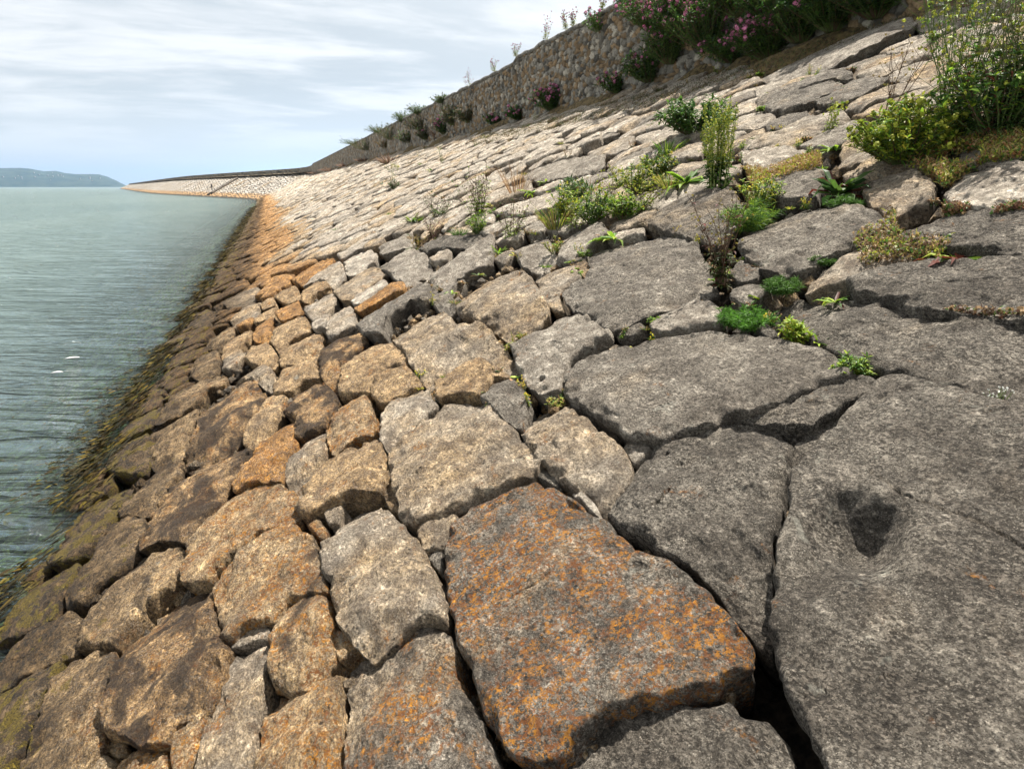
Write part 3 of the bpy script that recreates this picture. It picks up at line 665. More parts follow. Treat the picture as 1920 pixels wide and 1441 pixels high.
def cell_tint(c, rs):
    b, a = c; z = b * S / NS
    t = rs.random_sample(5)
    zo = 1.25 + .35 * MN.noise(Vector((b * .5, a * .22, 2)))
    ru = float(np.clip((zo - z) / .45, 0, 1))
    nearg = float(np.clip((7.0 - a) / 4.0, 0, 1)) * (1 - ru)
    rust = ru * (.76 + .24 * t[0] + min(.2, a * .012)) + (1 - ru) * (.04 + .36 * t[0] ** 2.5)
    pale = (.84 + .16 * t[1]) * (1 - .28 * nearg) * (1 - .30 * ru)
    if t[2] > .90: pale *= .5; 
    dark = .30 * ru * t[3] + (.25 if t[4] > .9 else 0)
    return (rust, pale, dark, ru * (.10 + .3 * t[4]) + (.5 if z < .35 else 0))
def build_cells():
    rs = np.random.RandomState(21)
    info = []
    for P, da in CELLS:
        c = P.mean(0); q = np.array([proj(slope(p[0], p[1])) for p in P])
        ok = (q[:, 2] > .3).all() and q[:, 0].max() > -30 and q[:, 0].min() < 1950 and q[:, 1].min() < 1470 and q[:, 1].max() > -30 and c[0] > -.2
        info.append(abs(area(q[:, :2])) if ok else 0)
    order = np.argsort(info)[::-1]
    nind = 300 - len(POLY) - 2
    NEAR = [(1350, 340, 'the tall green seed spikes'), (1690, 280, 'the big yellow-green clump'), (1090, 400, 'the bushy green patch'), (960, 430, 'the dark leafy weed'), (890, 380, 'the purple-stemmed weed'), (1300, 200, 'the dark green fern bush'), (1565, 345, 'the dark red dock plant'), (800, 410, 'the small weeds'), (740, 345, 'the lone dark weed')]
    TR = [(centroid(p), ln.split('|')[3]) for p, ln in zip(POLY, STONES.strip().split('\n'))]
    for r, i in enumerate(order[:nind]):
        P, da = CELLS[i]; c = P.mean(0); x, y, zd = proj(slope(c[0], c[1]))
        t = cell_tint(c, rs)
        if 1370 < x < 1540 and 1180 < y < 1460: continue
        dist = max(.8, zd); sz = math.sqrt(abs(area(P)))
        o = stone(P, rs.uniform(-.025, .012) - (.10 if c[0] < .05 else 0), min(.05, .12 * sz + .010), t, 500 + r, max(.012, .0042 * dist), flat=.7, thick=.24)
        z = c[0] * S / NS
        colr = 'orange-brown' if t[0] > .55 else ('tan' if t[0] > .3 else ('pale' if t[1] > .55 else 'grey'))
        size = 'large' if sz > .42 else ('middling' if sz > .3 else 'small')
        band = 'in the wet weedy band by the water' if z < .35 else ('in the rust-coloured tidal band' if z < 1.25 else ('on the middle of the slope' if z < 2.8 else 'high on the slope toward the wall'))
        nn = min(NEAR, key=lambda n: math.hypot(n[0] - x, n[1] - y)); dn = math.hypot(nn[0] - x, nn[1] - y)
        side = ('lower ' if y > nn[1] else 'upper ') + ('right' if x > nn[0] else 'left')
        if dn < 170: lab = '%s %s facing stone, %s of %s' % (size, colr, side, nn[2])
        else: lab = '%s %s facing stone set %s' % (size, colr, band)
        LABS.setdefault(lab, []).append(o); o['category'] = 'stone'
    for lab, os_ in LABS.items():
        for o in os_: o['label'] = lab; o['group'] = lab.replace('facing stone', 'facing stones')
    # the rest, past three hundred, in one object
    V = []; F = []; K = []; base = 0
    for i in order[nind:]:
        P, da = CELLS[i]; c = P.mean(0); t = cell_tint(c, rs)
        near = c[1] < 26
        P = P if area(P) > 0 else P[::-1]
        sz = math.sqrt(abs(area(P)))
        Q, _ = resample(chaikin(P, .2, 1), 14 if near else 8)
        Q = c + (Q - c) * (1 + rs.uniform(-.05, .03, (len(Q), 1)))
        lift = rs.uniform(-.025, .025) - (.11 if c[0] < .05 else 0); tl = rs.uniform(-.07, .07, 2)
        rg = [(.93, -.24), (.99, -.05), (1.0, -.022), (.95, -.003), (.62, .008 + rs.uniform(0, .014))] if near else [(.96, -.2), (1.0, -.03), (.92, 0.0)]
        n = len(Q)
        for s_, h in rg:
            X = c + (Q - c) * s_ * (1 - .010 / sz)
            h_ = lift + h + (X - c) @ tl + (rs.uniform(-.012, .012, n) if h > -.1 else 0)
            V.append(np.stack([XW + X[:, 0] * E2[0] + h_ * EN[0] + bend(X[:, 1]), X[:, 1], X[:, 0] * E2[2] + h_ * EN[2]], 1))
        V.append(np.array([[XW + c[0] * E2[0] + (lift + .02) * EN[0] + float(bend(c[1])), c[1], c[0] * E2[2] + (lift + .02) * EN[2]]]))
        k = len(rg); ii = np.arange(k * n).reshape(k, n) + base; jj = np.roll(ii, -1, 1)
        F += np.stack([ii[:-1], jj[:-1], jj[1:], ii[1:]], -1).reshape(-1, 4).tolist()
        top = base + k * n; F += [[int(a), int(b), top] for a, b in zip(ii[-1], jj[-1])]
        K.append(np.tile(np.array(t), (k * n + 1, 1))); base = top + 1
    me = mesh('small_facing_stones', np.concatenate(V), F, {'tint': np.concatenate(K)})
    o = link('small_facing_stones', me, M_STONE)
    tag(o, 'thousands of small pale stones packed along the receding slope', 'stones', kind='stuff')
LABS = {}
build_cells()

# ---------------------------------------------------------------- the rubble wall along the top
def wall():
    T0 = 6.04
    V = []; K = []; F = []; base = 0
    for (y0, y1, st, nz) in ((0.0, 34, .022, 84), (34, 146, .12, 18), (146, 300, 1.0, 6), (300, 1000, 8.0, 4)):
        ys = np.arange(y0, y1 + st, st); ts = np.linspace(0, 1, nz)
        for y in ys:
            drop = .0 if y < 21 else -.14
            top = T0 + drop + .05 * MN.noise(Vector((y * 1.1, 0, 1))) + .03 * MN.noise(Vector((y * 5, 0, 4)))
            bo = float(bend(y))
            for k, t in enumerate(ts):
                z = 4.05 + (top - 4.05) * t
                wob = MN.noise(Vector((y * 2, z * 2, 9))) * .12
                d, p = MN.voronoi(Vector((y * 6.2 + wob, z * 9.4 + wob, 0)))
                e = min(1, (d[1] - d[0]) / .13)
                h1 = abs(math.sin(p[0][0] * 91.7 + p[0][1] * 37.3)) ; h2 = abs(math.sin(p[0][0] * 53.1 - p[0][1] * 71.9)); h3 = abs(math.sin(p[0][0] * 17.1 + p[0][1] * 121.9))
                x = XB + .02 - (.03 + .05 * h3) * e ** .6 + .012 * MN.fractal(Vector((y * 14, z * 14, 2)), 1, 2, 4) + (t > .97) * .05
                k_ = float(wx(y)); V.append((x + bo + k_, y, z + (1 - t) * k_ * S))
                c = np.array((.175, .158, .132)) * (.35 + 1.2 * h1)
                if h2 > .88: c = np.array((.22, .15, .085)) * (.6 + .7 * h1)
                elif h2 < .16: c = np.array((.36, .32, .26)) * (.7 + .5 * h1)
                mort = np.array((.055, .045, .035)); c = mort + (c - mort) * min(1, e * 1.6)
                K.append((*c, 1))
        n = len(ys); i = np.arange(n * nz).reshape(n, nz) + base
        F += np.stack([i[:-1, :-1], i[:-1, 1:], i[1:, 1:], i[1:, :-1]], -1).reshape(-1, 4).tolist()
        base += n * nz
    root = empty('rubble_wall', (XB, 10, 4.3)); tag(root, 'rough rubble stone wall running along the top of the slope', 'wall')
    m = simple("rubble", (1, 1, 1), (1, 1, 1), 26, .95, 1.0, .02, attr='tint')
    O = np.array((XB, 10, 4.3))
    link('face', mesh('face', np.array(V) - O, F, {'tint': K}), m, root)
    # capping and back
    ys = np.concatenate([np.arange(0, 300, .35), np.arange(300, 1001, 8)]); V = []; 
    for y in ys:
        drop = .0 if y < 21 else -.14
        top = T0 + drop + .05 * MN.noise(Vector((y * 1.1, 0, 1))) + .03 * MN.noise(Vector((y * 5, 0, 4))); bo = float(bend(y) + wx(y))
        g = .05 if (y * 1.0) % 1.05 < .35 else 0
        V += [(XB + .03 + bo, y, top - .03), (XB - .045 + bo, y, top - .01), (XB - .03 + bo, y, top + .07 - g * .4), (XB + .25 + bo, y, top + .10 - g * .3), (XB + .52 + bo, y, top + .05), (XB + .5 + bo, y, 4.6)]
    i = np.arange(len(ys) * 6).reshape(-1, 6)
    F = np.stack([i[:-1, :-1], i[:-1, 1:], i[1:, 1:], i[1:, :-1]], -1).reshape(-1, 4).tolist()
    c = simple("capping", (.07, .065, .055), (.26, .24, .21), 9, .95, 1.0, .03)
    link('capping', mesh('capping', np.array(V) - O, F), c, root)
wall()

# ---------------------------------------------------------------- plants
class Acc:
    def __init__(s): s.V = []; s.F = []; s.K = []; s.n = 0; s.cut = []
    def add(s, v, f, c):
        b = len(s.V); s.V += [tuple(p) for p in v]; s.F += [[b + k for k in q] for q in f]; s.K += [(*c, 1)] * len(v)
    def leaf(s, p, d, L, W, c, rr, droop=.3, wide=.45, fold=.15):
        d = d.normalized(); side = d.cross(Vector((rr.uniform(-.3, .3), rr.uniform(-.3, .3), 1))); side = side.normalized() if side.length > 1e-4 else Vector((1, 0, 0))
        nrm = side.cross(d)
        g = Vector((0, 0, -1)) * droop * L
        m1 = p + d * L * wide * .6 + g * .12 ; m2 = p + d * L * (wide + .28) + g * .45; tip = p + d * L + g
        v = [p, m1 + side * W * .5 + nrm * fold * W, m1 - nrm * 0, m1 - side * W * .5 + nrm * fold * W, m2 + side * W * .36 + nrm * fold * W, m2, m2 - side * W * .36 + nrm * fold * W, tip]
        k = rr.uniform(.65, 1.35); c = (c[0] * k * rr.uniform(.85, 1.2), c[1] * k, c[2] * k)
        s.add(v, [[0, 2, 1], [0, 3, 2], [1, 2, 5, 4], [2, 3, 6, 5], [4, 5, 7], [5, 6, 7]], c)
    def blade(s, p, d, L, W, c, rr, droop=.4):
        d = d.normalized(); side = d.cross(Vector((rr.uniform(-1, 1), rr.uniform(-1, 1), .4))).normalized()
        m = p + d * L * .55 + Vector((0, 0, -1)) * droop * L * .15; t = p + d * L + Vector((0, 0, -1)) * droop * L * .6 + Vector((d.x, d.y, 0)) * droop * L * .3
        k = rr.uniform(.6, 1.4)
        s.add([p + side * W * .5, p - side * W * .5, m - side * W * .4, m + side * W * .4, t], [[0, 1, 2, 3], [3, 2, 4]], (c[0] * k, c[1] * k, c[2] * k))
    def tube(s, pts, r, c):
        n = len(pts); v = []; f = []
        for i, p in enumerate(pts):
            t = (pts[min(i + 1, n - 1)] - pts[max(i - 1, 0)]).normalized(); a = t.cross(Vector((.3, .9, .2))).normalized(); b = t.cross(a)
            rr_ = r * (1 - .6 * i / (n - 1))
            for k in range(3): v.append(p + a * math.cos(k * 2.094) * rr_ + b * math.sin(k * 2.094) * rr_)
        for i in range(n - 1):
            for k in range(3): k2 = (k + 1) % 3; f.append([i * 3 + k, i * 3 + k2, i * 3 + 3 + k2, i * 3 + 3 + k])
        s.add(v, f, c)
    def tuft(s, p, r, c, rr, n=10):
        for _ in range(n):
            d = Vector((rr.gauss(0, 1), rr.gauss(0, 1), rr.gauss(.3, 1))).normalized(); q = p + d * r * rr.uniform(.3, 1); a = d.orthogonal().normalized() * r * .42; b = d.cross(a).normalized() * r * .42
            k = rr.uniform(.6, 1.4); s.add([q - a - b, q + a - b, q + a + b, q - a + b], [[0, 1, 2, 3]], (c[0] * k, c[1] * k, c[2] * k))
    def out(s, name, mat, root):
        if s.cut and len(s.cut) <= 100:
            a = 0; V = np.array(s.V)
            for b in s.cut:
                m_ = V[a:b].mean(0); link('flower_head', mesh('flower_head', V[a:b] - m_, [[i - a for i in f] for f in s.F[a // 4:b // 4]], {'tint': s.K[a:b]}), mat, root, loc=tuple(m_), smooth=False); a = b
            return
        if s.cut: o = link(name, mesh(name, np.array(s.V), s.F, {'tint': s.K}), mat, root, smooth=False); o['kind'] = 'stuff'; return o
        if s.V: return link(name, mesh(name, np.array(s.V), s.F, {'tint': s.K}), mat, root, smooth=False)
BR = (.26, .38, .035); MG = (.085, .17, .03); DG = (.038, .082, .022); YG = (.36, .38, .05); RED = (.13, .035, .02); DRY = (.40, .26, .13); PINK = (.55, .19, .32); YEL = (.75, .62, .06); WHT = (.8, .8, .75); BRN = (.10, .06, .035); FG = (.075, .16, .03)
def plant(name, label, cat, kind, base, h, w, group=None, cols=(MG, BR), n=1.0, leaf=.05, fl=None, nfl=0, out=Vector((0, 0, 0)), seed=0, flr=.012):
    rr = random.Random(seed + 77); root = empty(name, tuple(base)); tag(root, label, cat, group)
    st, fo, flw = Acc(), Acc(), Acc(); O = Vector((0, 0, 0))
    pick = lambda: cols[rr.randrange(len(cols))]
    def stem(p, d, L, r, c, wob=.12, k=5):
        pts = [p.copy()]; q = p.copy(); d = d.normalized()
        for _ in range(k):
            d = (d + Vector((rr.gauss(0, wob), rr.gauss(0, wob), rr.gauss(.03, wob * .5)))).normalized(); q = q + d * L / k; pts.append(q.copy())
        st.tube(pts, r, c); return pts
    if kind == 'bush':
        for i in range(int(26 * n)):
            a = rr.uniform(0, 6.28); q = math.sqrt(rr.random())
            tgt = Vector((math.cos(a) * w * .5 * q, math.sin(a) * w * .5 * q, h * rr.uniform(.45, 1) * (1 - .45 * q * q))) + out * rr.uniform(.3, 1)
            p0 = Vector((math.cos(a), math.sin(a), 0)) * w * .10 * q
            pts = stem(p0, tgt - p0, (tgt - p0).length, .003 + .004 * h, BRN if rr.random() < .4 else (.10, .14, .04))
            for p, p2 in zip(pts[1:], pts[2:] + [pts[-1]]):
                for _ in range(5):
                    d = Vector((rr.gauss(0, 1), rr.gauss(0, 1), rr.uniform(-.2, 1.1)))
                    fo.leaf(p.lerp(p2, rr.random()), d, leaf * rr.uniform(.6, 1.4), leaf * rr.uniform(.25, .42), pick(), rr, rr.uniform(0, .5))
            if fl and rr.random() < nfl: flw.tuft(pts[-1] + Vector((0, 0, flr * .6)), flr * rr.uniform(.6, 1.3), fl, rr, 14); flw.cut.append(len(flw.V))
    elif kind == 'rosette':
        for i in range(int(16 * n)):
            a = rr.uniform(0, 6.28); e = rr.uniform(.15, 1.3); d = Vector((math.cos(a) * w / h * .8, math.sin(a) * w / h * .8, e))
            fo.leaf(O, d, math.hypot(h, w * .5) * rr.uniform(.6, 1.1), leaf * rr.uniform(.7, 1.2), pick(), rr, rr.uniform(.1, .6), .5)
        if fl:
            for i in range(int(nfl)):
                pts = stem(O, Vector((rr.gauss(0, .5), rr.gauss(0, .5), 1)), h * rr.uniform(.7, 1.3), .0015, (.15, .22, .05)); flw.tuft(pts[-1], flr, fl, rr, 6); flw.cut.append(len(flw.V))
    elif kind == 'spikes':
        for i in range(int(16 * n)):
            a = rr.uniform(0, 6.28); q = rr.random(); p0 = Vector((math.cos(a) * w * .25 * q, math.sin(a) * w * .25 * q, 0))
            pts = stem(p0, Vector((math.cos(a) * .16 * q, math.sin(a) * .16 * q, 1)), h * rr.uniform(.6, 1) * (1 - .2 * q), .005, (.22, .26, .07), .04, 12)
            for p, p2 in list(zip(pts, pts[1:]))[3:]:
                for _ in range(16):
                    c = YG if rr.random() < .7 else MG
                    fo.tuft(p.lerp(p2, rr.random()) + Vector((rr.gauss(0, 1), rr.gauss(0, 1), 0)) * .011, .009, c, rr, 2)
            for p in pts[:5]:
                for _ in range(3): fo.leaf(p, Vector((rr.gauss(0, 1), rr.gauss(0, 1), .25)), leaf * rr.uniform(.6, 1.4), leaf * .36, MG if rr.random() < .6 else DG, rr, .5)
    elif kind == 'grass':
        for i in range(int(90 * n)):
            a = rr.uniform(0, 6.28); q = math.sqrt(rr.random()); p0 = Vector((math.cos(a) * w * .22 * q, math.sin(a) * w * .22 * q, 0))
            fo.blade(p0, Vector((math.cos(a) * w / h * .7 * q, math.sin(a) * w / h * .7 * q, 1)), h * rr.uniform(.5, 1.1), leaf, pick(), rr, rr.uniform(.1, .6))
            if fl and rr.random() < nfl: flw.tuft(p0 + Vector((math.cos(a) * w * .3 * q, math.sin(a) * w * .3 * q, h * rr.uniform(.7, 1.0))), flr, fl, rr, 8); flw.cut.append(len(flw.V))
    elif kind == 'feather':
        for i in range(int(30 * n)):
            a = rr.uniform(0, 6.28); q = math.sqrt(rr.random()); d = Vector((math.cos(a) * w / h * .8 * q, math.sin(a) * w / h * .8 * q, 1))
            pts = stem(Vector((math.cos(a) * w * .2 * q, math.sin(a) * w * .2 * q, 0)), d, h * rr.uniform(.6, 1.05), .002, FG, .15, 6)
            for p in pts[1:]:
                for _ in range(14): fo.blade(p, Vector((rr.gauss(0, 1), rr.gauss(0, 1), rr.gauss(.5, .6))), leaf * rr.uniform(.5, 1.2), .003, pick(), rr, .2)
    elif kind == 'stalks':
        for i in range(int(7 * n)):
            d = Vector((rr.gauss(0, .22 * w / h * 2), rr.gauss(0, .22 * w / h * 2), 1)); pts = stem(Vector((rr.gauss(0, 1), rr.gauss(0, 1), 0)) * w * .08, d, h * rr.uniform(.6, 1), .0035, cols[0], .09, 8)
            for p in pts[3:]:
                if rr.random() < .75:
                    b = stem(p, Vector((rr.gauss(0, .8), rr.gauss(0, .8), 1)), h * rr.uniform(.1, .28), .0018, cols[0], .12, 3)
                    flw.tuft(b[-1], flr, fl or DRY, rr, 6); flw.cut.append(len(flw.V))
                    for _ in range(2): fo.leaf(p, Vector((rr.gauss(0, 1), rr.gauss(0, 1), .3)), leaf * rr.uniform(.5, 1.2), leaf * .3, pick(), rr, .5)
            for p in pts[:4]:
                for _ in range(3): fo.leaf(p, Vector((rr.gauss(0, 1), rr.gauss(0, 1), .4)), leaf * rr.uniform(.8, 1.6), leaf * .34, cols[-1] if rr.random() < .7 else pick(), rr, .5)
    st.out('stem', M_STEM, root); fo.out('foliage', M_LEAF, root); flw.out('flower_heads', M_PETAL, root)
    return root
def at(x, y, lift=-.03):
    q = hit(x, y); p = slope(q[0], q[1], lift); return Vector(p), depth(p) / FPX
def P_(name, label, cat, kind, x, y, hp, wp, **k):
    p, s = at(x, y); return plant(name, label, cat, kind, p, hp * s, wp * s, seed=int(x * 7 + y), **k)
# --- on the slope
P_('sea_beet', 'tall plant with upright yellow-green seed spikes rising from the middle of the slope', 'plant', 'spikes', 1345, 345, 195, 75, n=1.3, leaf=.07)
P_('weed_clump', 'broad leafy clump at the foot of the tall seed spikes', 'plant', 'rosette', 1285, 338, 45, 90, n=1.6, leaf=.05, cols=(BR, MG))
P_('fern_bush', 'dark green bush with jagged leaves behind the tall seed spikes', 'bush', 'bush', 1300, 248, 75, 150, n=3.2, leaf=.075, cols=(DG, MG, MG))
P_('sea_beet', 'big bright yellow-green clump with arching sprays, right of centre on the slope', 'plant', 'bush', 1690, 300, 125, 200, n=8.0, leaf=.045, cols=(BR, YG, MG), fl=YG, nfl=.5, flr=.02)
P_('tall_weed', 'tall tangle of dark stems and reddish leaves at the upper right corner', 'bush', 'bush', 1870, 255, 190, 260, n=4, leaf=.055, cols=(DG, MG, MG, BR, DG, MG, DG, (.12, .05, .03)), fl=YG, nfl=.3, flr=.015)
P_('tall_weed', 'thin upright weeds with pale yellow buds along the top right edge', 'plant', 'stalks', 1790, 245, 340, 170, n=6, leaf=.06, cols=((.10, .14, .04), MG, BR), fl=YG, flr=.014)
P_('tall_weed', 'leggy flowering weeds standing at the far right edge', 'plant', 'stalks', 1890, 255, 340, 150, n=6, leaf=.06, cols=((.12, .12, .05), MG, DG), fl=YG, flr=.012)
P_('dry_stalk', 'bare brown stalks with seed heads left of the reddish tangle', 'plant', 'stalks', 1660, 215, 190, 90, n=1.0, leaf=.03, cols=(BRN, (.12, .08, .04)), fl=(.30, .22, .06), flr=.010)
P_('dock', 'dark red and green dock plant in a crack beside the brownish stone', 'plant', 'rosette', 1568, 358, 65, 85, n=2.2, leaf=.06, cols=(DG, MG, (.10, .03, .02)))
P_('fern', 'flat green feathery tuft below the dark red dock plant', 'plant', 'feather', 1580, 380, 22, 85, n=1.6, leaf=.035, cols=(FG, MG))
P_('thistle', 'dead reddish thistle standing in a hole right of the large angular slab', 'plant', 'stalks', 1350, 525, 175, 75, n=1.9, leaf=.05, cols=(BRN, (.09, .10, .03), (.12, .03, .02), (.06, .08, .02)), fl=(.30, .24, .05), flr=.008)
P_('weed', 'low green leaves hugging the left side of the large rounded grey boulder', 'plant', 'feather', 1400, 425, 55, 90, n=1.8, leaf=.05, cols=(FG, MG, BR))
P_('yellow_weed', 'yellow-flowered weeds right of the tall seed spikes', 'plant', 'bush', 1420, 385, 75, 90, n=1.6, leaf=.03, cols=(YG, MG, BR), fl=YEL, nfl=.4, flr=.008)
P_('fennel', 'feathery bright green tuft above the broad pale slab', 'plant', 'feather', 1395, 605, 45, 115, n=2.0, leaf=.03, cols=(FG, (.12, .30, .03)))
P_('weed', 'yellow-green leafy weed right of the feathery bright tuft', 'plant', 'bush', 1485, 632, 50, 60, n=1.3, leaf=.028, cols=(BR, YG, BR))
P_('weed', 'small green sprout between the leafy weed and the lone sprig', 'plant', 'rosette', 1530, 632, 40, 34, n=.6, leaf=.016, cols=(BR, MG))
P_('weed', 'lone green sprig growing from the crack above the wedge-shaped stone', 'plant', 'bush', 1592, 695, 52, 70, n=.8, leaf=.024, cols=(BR, MG), fl=WHT, nfl=.3, flr=.003)
P_('seedling', 'pair of round leaves sprouting at the top corner of the enormous boulder', 'plant', 'rosette', 1640, 733, 22, 26, n=.35, leaf=.018, cols=(BR, MG))
P_('daisy_weed', 'clump with tiny white flowers at the right edge above the enormous boulder', 'plant', 'rosette', 1862, 755, 42, 90, n=2.0, leaf=.010, cols=(BR, MG, DG), fl=WHT, nfl=22, flr=.004)
P_('dock', 'rosette with green blades and red dead leaves on the right-hand rocks', 'plant', 'rosette', 1795, 478, 50, 130, n=1.9, leaf=.030, cols=(MG, BR, RED, MG))
P_('weed', 'small rosette with a red leaf left of the long undercut rock', 'plant', 'rosette', 1563, 556, 32, 60, n=.9, leaf=.018, cols=(BR, MG, BR, RED))
P_('fern', 'green feathery tuft dotted yellow on the rocks left of the small red-leaved rosette', 'plant', 'feather', 1462, 540, 34, 70, n=1.6, leaf=.025, cols=(FG, MG), fl=YEL)
P_('fern', 'flat green feathery patch under the overhang of the large rounded boulder', 'plant', 'feather', 1540, 486, 20, 60, n=1.2, leaf=.02, cols=(FG, MG))
for k, (x, y, h_, w_, c) in enumerate([(1060, 410, 70, 70, (MG, BR, YG)), (1110, 415, 75, 90, (BR, MG, DG)), (1165, 405, 60, 80, (MG, BR)), (1080, 375, 55, 90, (DG, MG)), (1190, 360, 60, 100, (MG, YG)), (1230, 330, 60, 80, (MG, YG, DG))]):
    P_('bushy_weed', ['yellow-tinged left end of the bushy green patch', 'leafy middle of the bushy green patch', 'weed at the lower right of the bushy green patch', 'darker weed at the back of the bushy green patch', 'weed between the bushy green patch and the tall seed spikes', 'weed just left of the tall seed spikes'][k], 'plant', 'bush', x, y, h_, w_, n=1.5, leaf=.045, cols=c, fl=YEL, nfl=.3, flr=.009)
for k, (x, y, h_, w_, kd) in enumerate([(1040, 425, 60, 70, 'grass'), (1125, 395, 75, 110, 'stalks'), (1075, 420, 55, 60, 'stalks'), (1205, 385, 70, 90, 'stalks'), (1160, 345, 45, 110, 'stalks'), (1255, 350, 45, 60, 'grass'), (1100, 360, 45, 90, 'grass')]):
    P_('scrappy_weed', ['fine grass at the left end of the bushy green patch', 'thin yellow-budded stems over the middle of the bushy green patch', 'twiggy stems at the lower left of the bushy green patch', 'twiggy weed between the bushy green patch and the brown-grey slab', 'thin dry stems on the pale slab behind the bushy green patch', 'short grass left of the tall seed spikes', 'grass behind the bushy green patch'][k], 'plant', kd, x, y, h_, w_, n=1.6, leaf=.006 if kd == 'grass' else .035, cols=((.16, .12, .05), MG, YG, BR) if kd == 'stalks' else (MG, YG, DRY), fl=YG, flr=.010)
for k, (x, y, h_, w_) in enumerate([(850, 235, 40, 50), (880, 230, 30, 60), (735, 262, 30, 70), (690, 282, 22, 70), (790, 245, 34, 60)]):
    p = wallhit(x, y, .05); s_ = depth(p) / FPX
    plant('wall_scrub', ['olive scrub on the wall beside the step', 'thin scrub right of the step in the wall', 'brown scrub covering the far wall', 'farthest brown scrub on the wall before it curves', 'scrub hanging mid-height on the far wall'][k], 'bush', 'bush', Vector(p), h_ * s_, w_ * s_, seed=k, n=2.6, leaf=.10, cols=((.10, .08, .04), DG, (.12, .10, .05)), out=Vector((-.2, 0, 0)))
P_('dock', 'trailing bright leaves draped over the bluish grey stone', 'plant', 'rosette', 1150, 442, 35, 100, n=1.6, leaf=.035, cols=(BR, MG))
P_('dark_weed', 'dark stemmed weed with yellow-green base above the mossy-edged stone', 'plant', 'stalks', 957, 445, 75, 55, n=1.9, leaf=.045, cols=(BRN, MG, BR), fl=(.15, .10, .04), flr=.008)
P_('weed', 'bright little tuft just left of the mossy-edged stone', 'plant', 'rosette', 932, 470, 22, 26, n=1.1, leaf=.02, cols=(BR, BR, MG))
P_('bushy_weed', 'bushy weed with purple-brown stems left of the dry grass', 'plant', 'stalks', 895, 400, 90, 75, n=3.4, leaf=.06, cols=(BRN, MG, BR), fl=(.14, .09, .05), flr=.010)
P_('bushy_weed', 'dark twiggy weed left of the purple-stemmed one', 'plant', 'stalks', 822, 402, 55, 75, n=2.4, leaf=.05, cols=(BRN, DG, MG), fl=(.12, .08, .05), flr=.010)
P_('grass_tuft', 'round tuft of fine green grass above the long low dark stone', 'grass', 'grass', 860, 440, 26, 40, n=1.6, leaf=.006, cols=(MG, FG))
P_('weed', 'green weed right of the round grass tuft', 'plant', 'bush', 895, 435, 45, 50, n=1.2, leaf=.035, cols=(MG, BR))
P_('dark_weed', 'reddish weed with bright leaves left of the round grass tuft', 'plant', 'stalks', 808, 442, 42, 32, n=1.3, leaf=.04, cols=(BRN, BR, (.12, .05, .03)), fl=RED, flr=.008)
P_('weed', 'small bright green weed left of the reddish weed', 'plant', 'rosette', 771, 414, 24, 28, n=1.3, leaf=.035, cols=(BR, MG))
P_('dark_weed', 'lone dark weed on the pale middle stones', 'plant', 'bush', 738, 354, 24, 26, n=.9, leaf=.05, cols=(DG, MG, BRN))
P_('dry_grass', 'clump of dry brown grass stalks above the broad whitish slab', 'grass', 'grass', 968, 360, 85, 70, n=.7, leaf=.006, cols=(DRY, (.28, .16, .09)))
P_('weed', 'green leaves at the foot of the dry grass stalks', 'plant', 'rosette', 995, 358, 22, 62, n=1.6, leaf=.035, cols=(MG, BR))
P_('grass_tuft', 'small green tuft alone among grey stones below the pale ones', 'grass', 'grass', 631, 432, 12, 18, n=.6, leaf=.008, cols=(MG, FG))
P_('grass_tuft', 'fan of long green grass left of the dark green fern bush', 'grass', 'grass', 1250, 285, 45, 55, n=.9, leaf=.010, cols=(MG, BR))
P_('weed', 'yellowish little weed on the mossy-edged stone', 'plant', 'bush', 1035, 470, 38, 45, n=.6, leaf=.02, cols=(YG, BR, DRY), fl=YEL, nfl=.4, flr=.006)
P_('weed', 'pale flowering weed standing on the flat pinkish slab', 'plant', 'stalks', 1553, 240, 55, 50, n=.8, leaf=.04, cols=((.2, .24, .08), YG, BR), fl=YG, flr=.014)
P_('weed', 'low green weed at the left of the big yellow-green clump', 'plant', 'rosette', 1560, 275, 25, 60, n=1.2, leaf=.035, cols=(MG, BR))
rs9 = random.Random(41); cand = []
for P in POLY:
    for p in resample(chaikin(P, .13, 1), 26)[0]:
        x, y, z = proj(slope(p[0], p[1]))
        if 760 < x < 1915 and y < 760 and z < 40 and not (x > 1330 and 600 < y and x < 1500): cand.append((x, y))
for P, da in CELLS:
    if P[:, 0].mean() > 2.4 and 3 < P[:, 1].mean() < 32:
        x, y, z = proj(slope(P[0][0], P[0][1]))
        if 700 < x < 1915 and y > 60: cand.append((x, y))
rs9.shuffle(cand)
for k, (x, y) in enumerate(cand[:190]):     # sprigs in the joints of the upper slope
    q = hit(x, y); far = y < 420; s0 = rs9.uniform(.5, 1.3) * (1 if y > 300 else .7)
    kd = ('rosette', 'grass', 'stalks', 'bush')[(0, 0, 1, 2, 3, 1, 2)[k % 7]]
    lab = ('small green sprig rooted in a joint of the pale upper slope', 'small weed or dry sprig in the cracks between the grey right-hand rocks')[0 if far else 1]
    cols = (MG, BR) if k % 3 == 0 else ((YG, DRY, MG) if k % 3 == 1 else (DRY, (.24, .16, .08), DG))
    P_('joint_weed', lab, 'plant', kd, x, y, (26 if kd == 'stalks' else 13) * s0, 30 * s0, n=(.5 if kd in ('stalks', 'grass') else .7), leaf={'rosette': .022, 'grass': .004, 'stalks': .018, 'bush': .018}[kd] * (1 if not far else 1.5), cols=cols, group='green sprigs in the joints of the pale upper slope' if far else 'small weeds in the cracks of the grey right-hand rocks', fl=(YEL if k % 2 else DRY), nfl=.0 if kd != 'stalks' else 0, flr=.005)
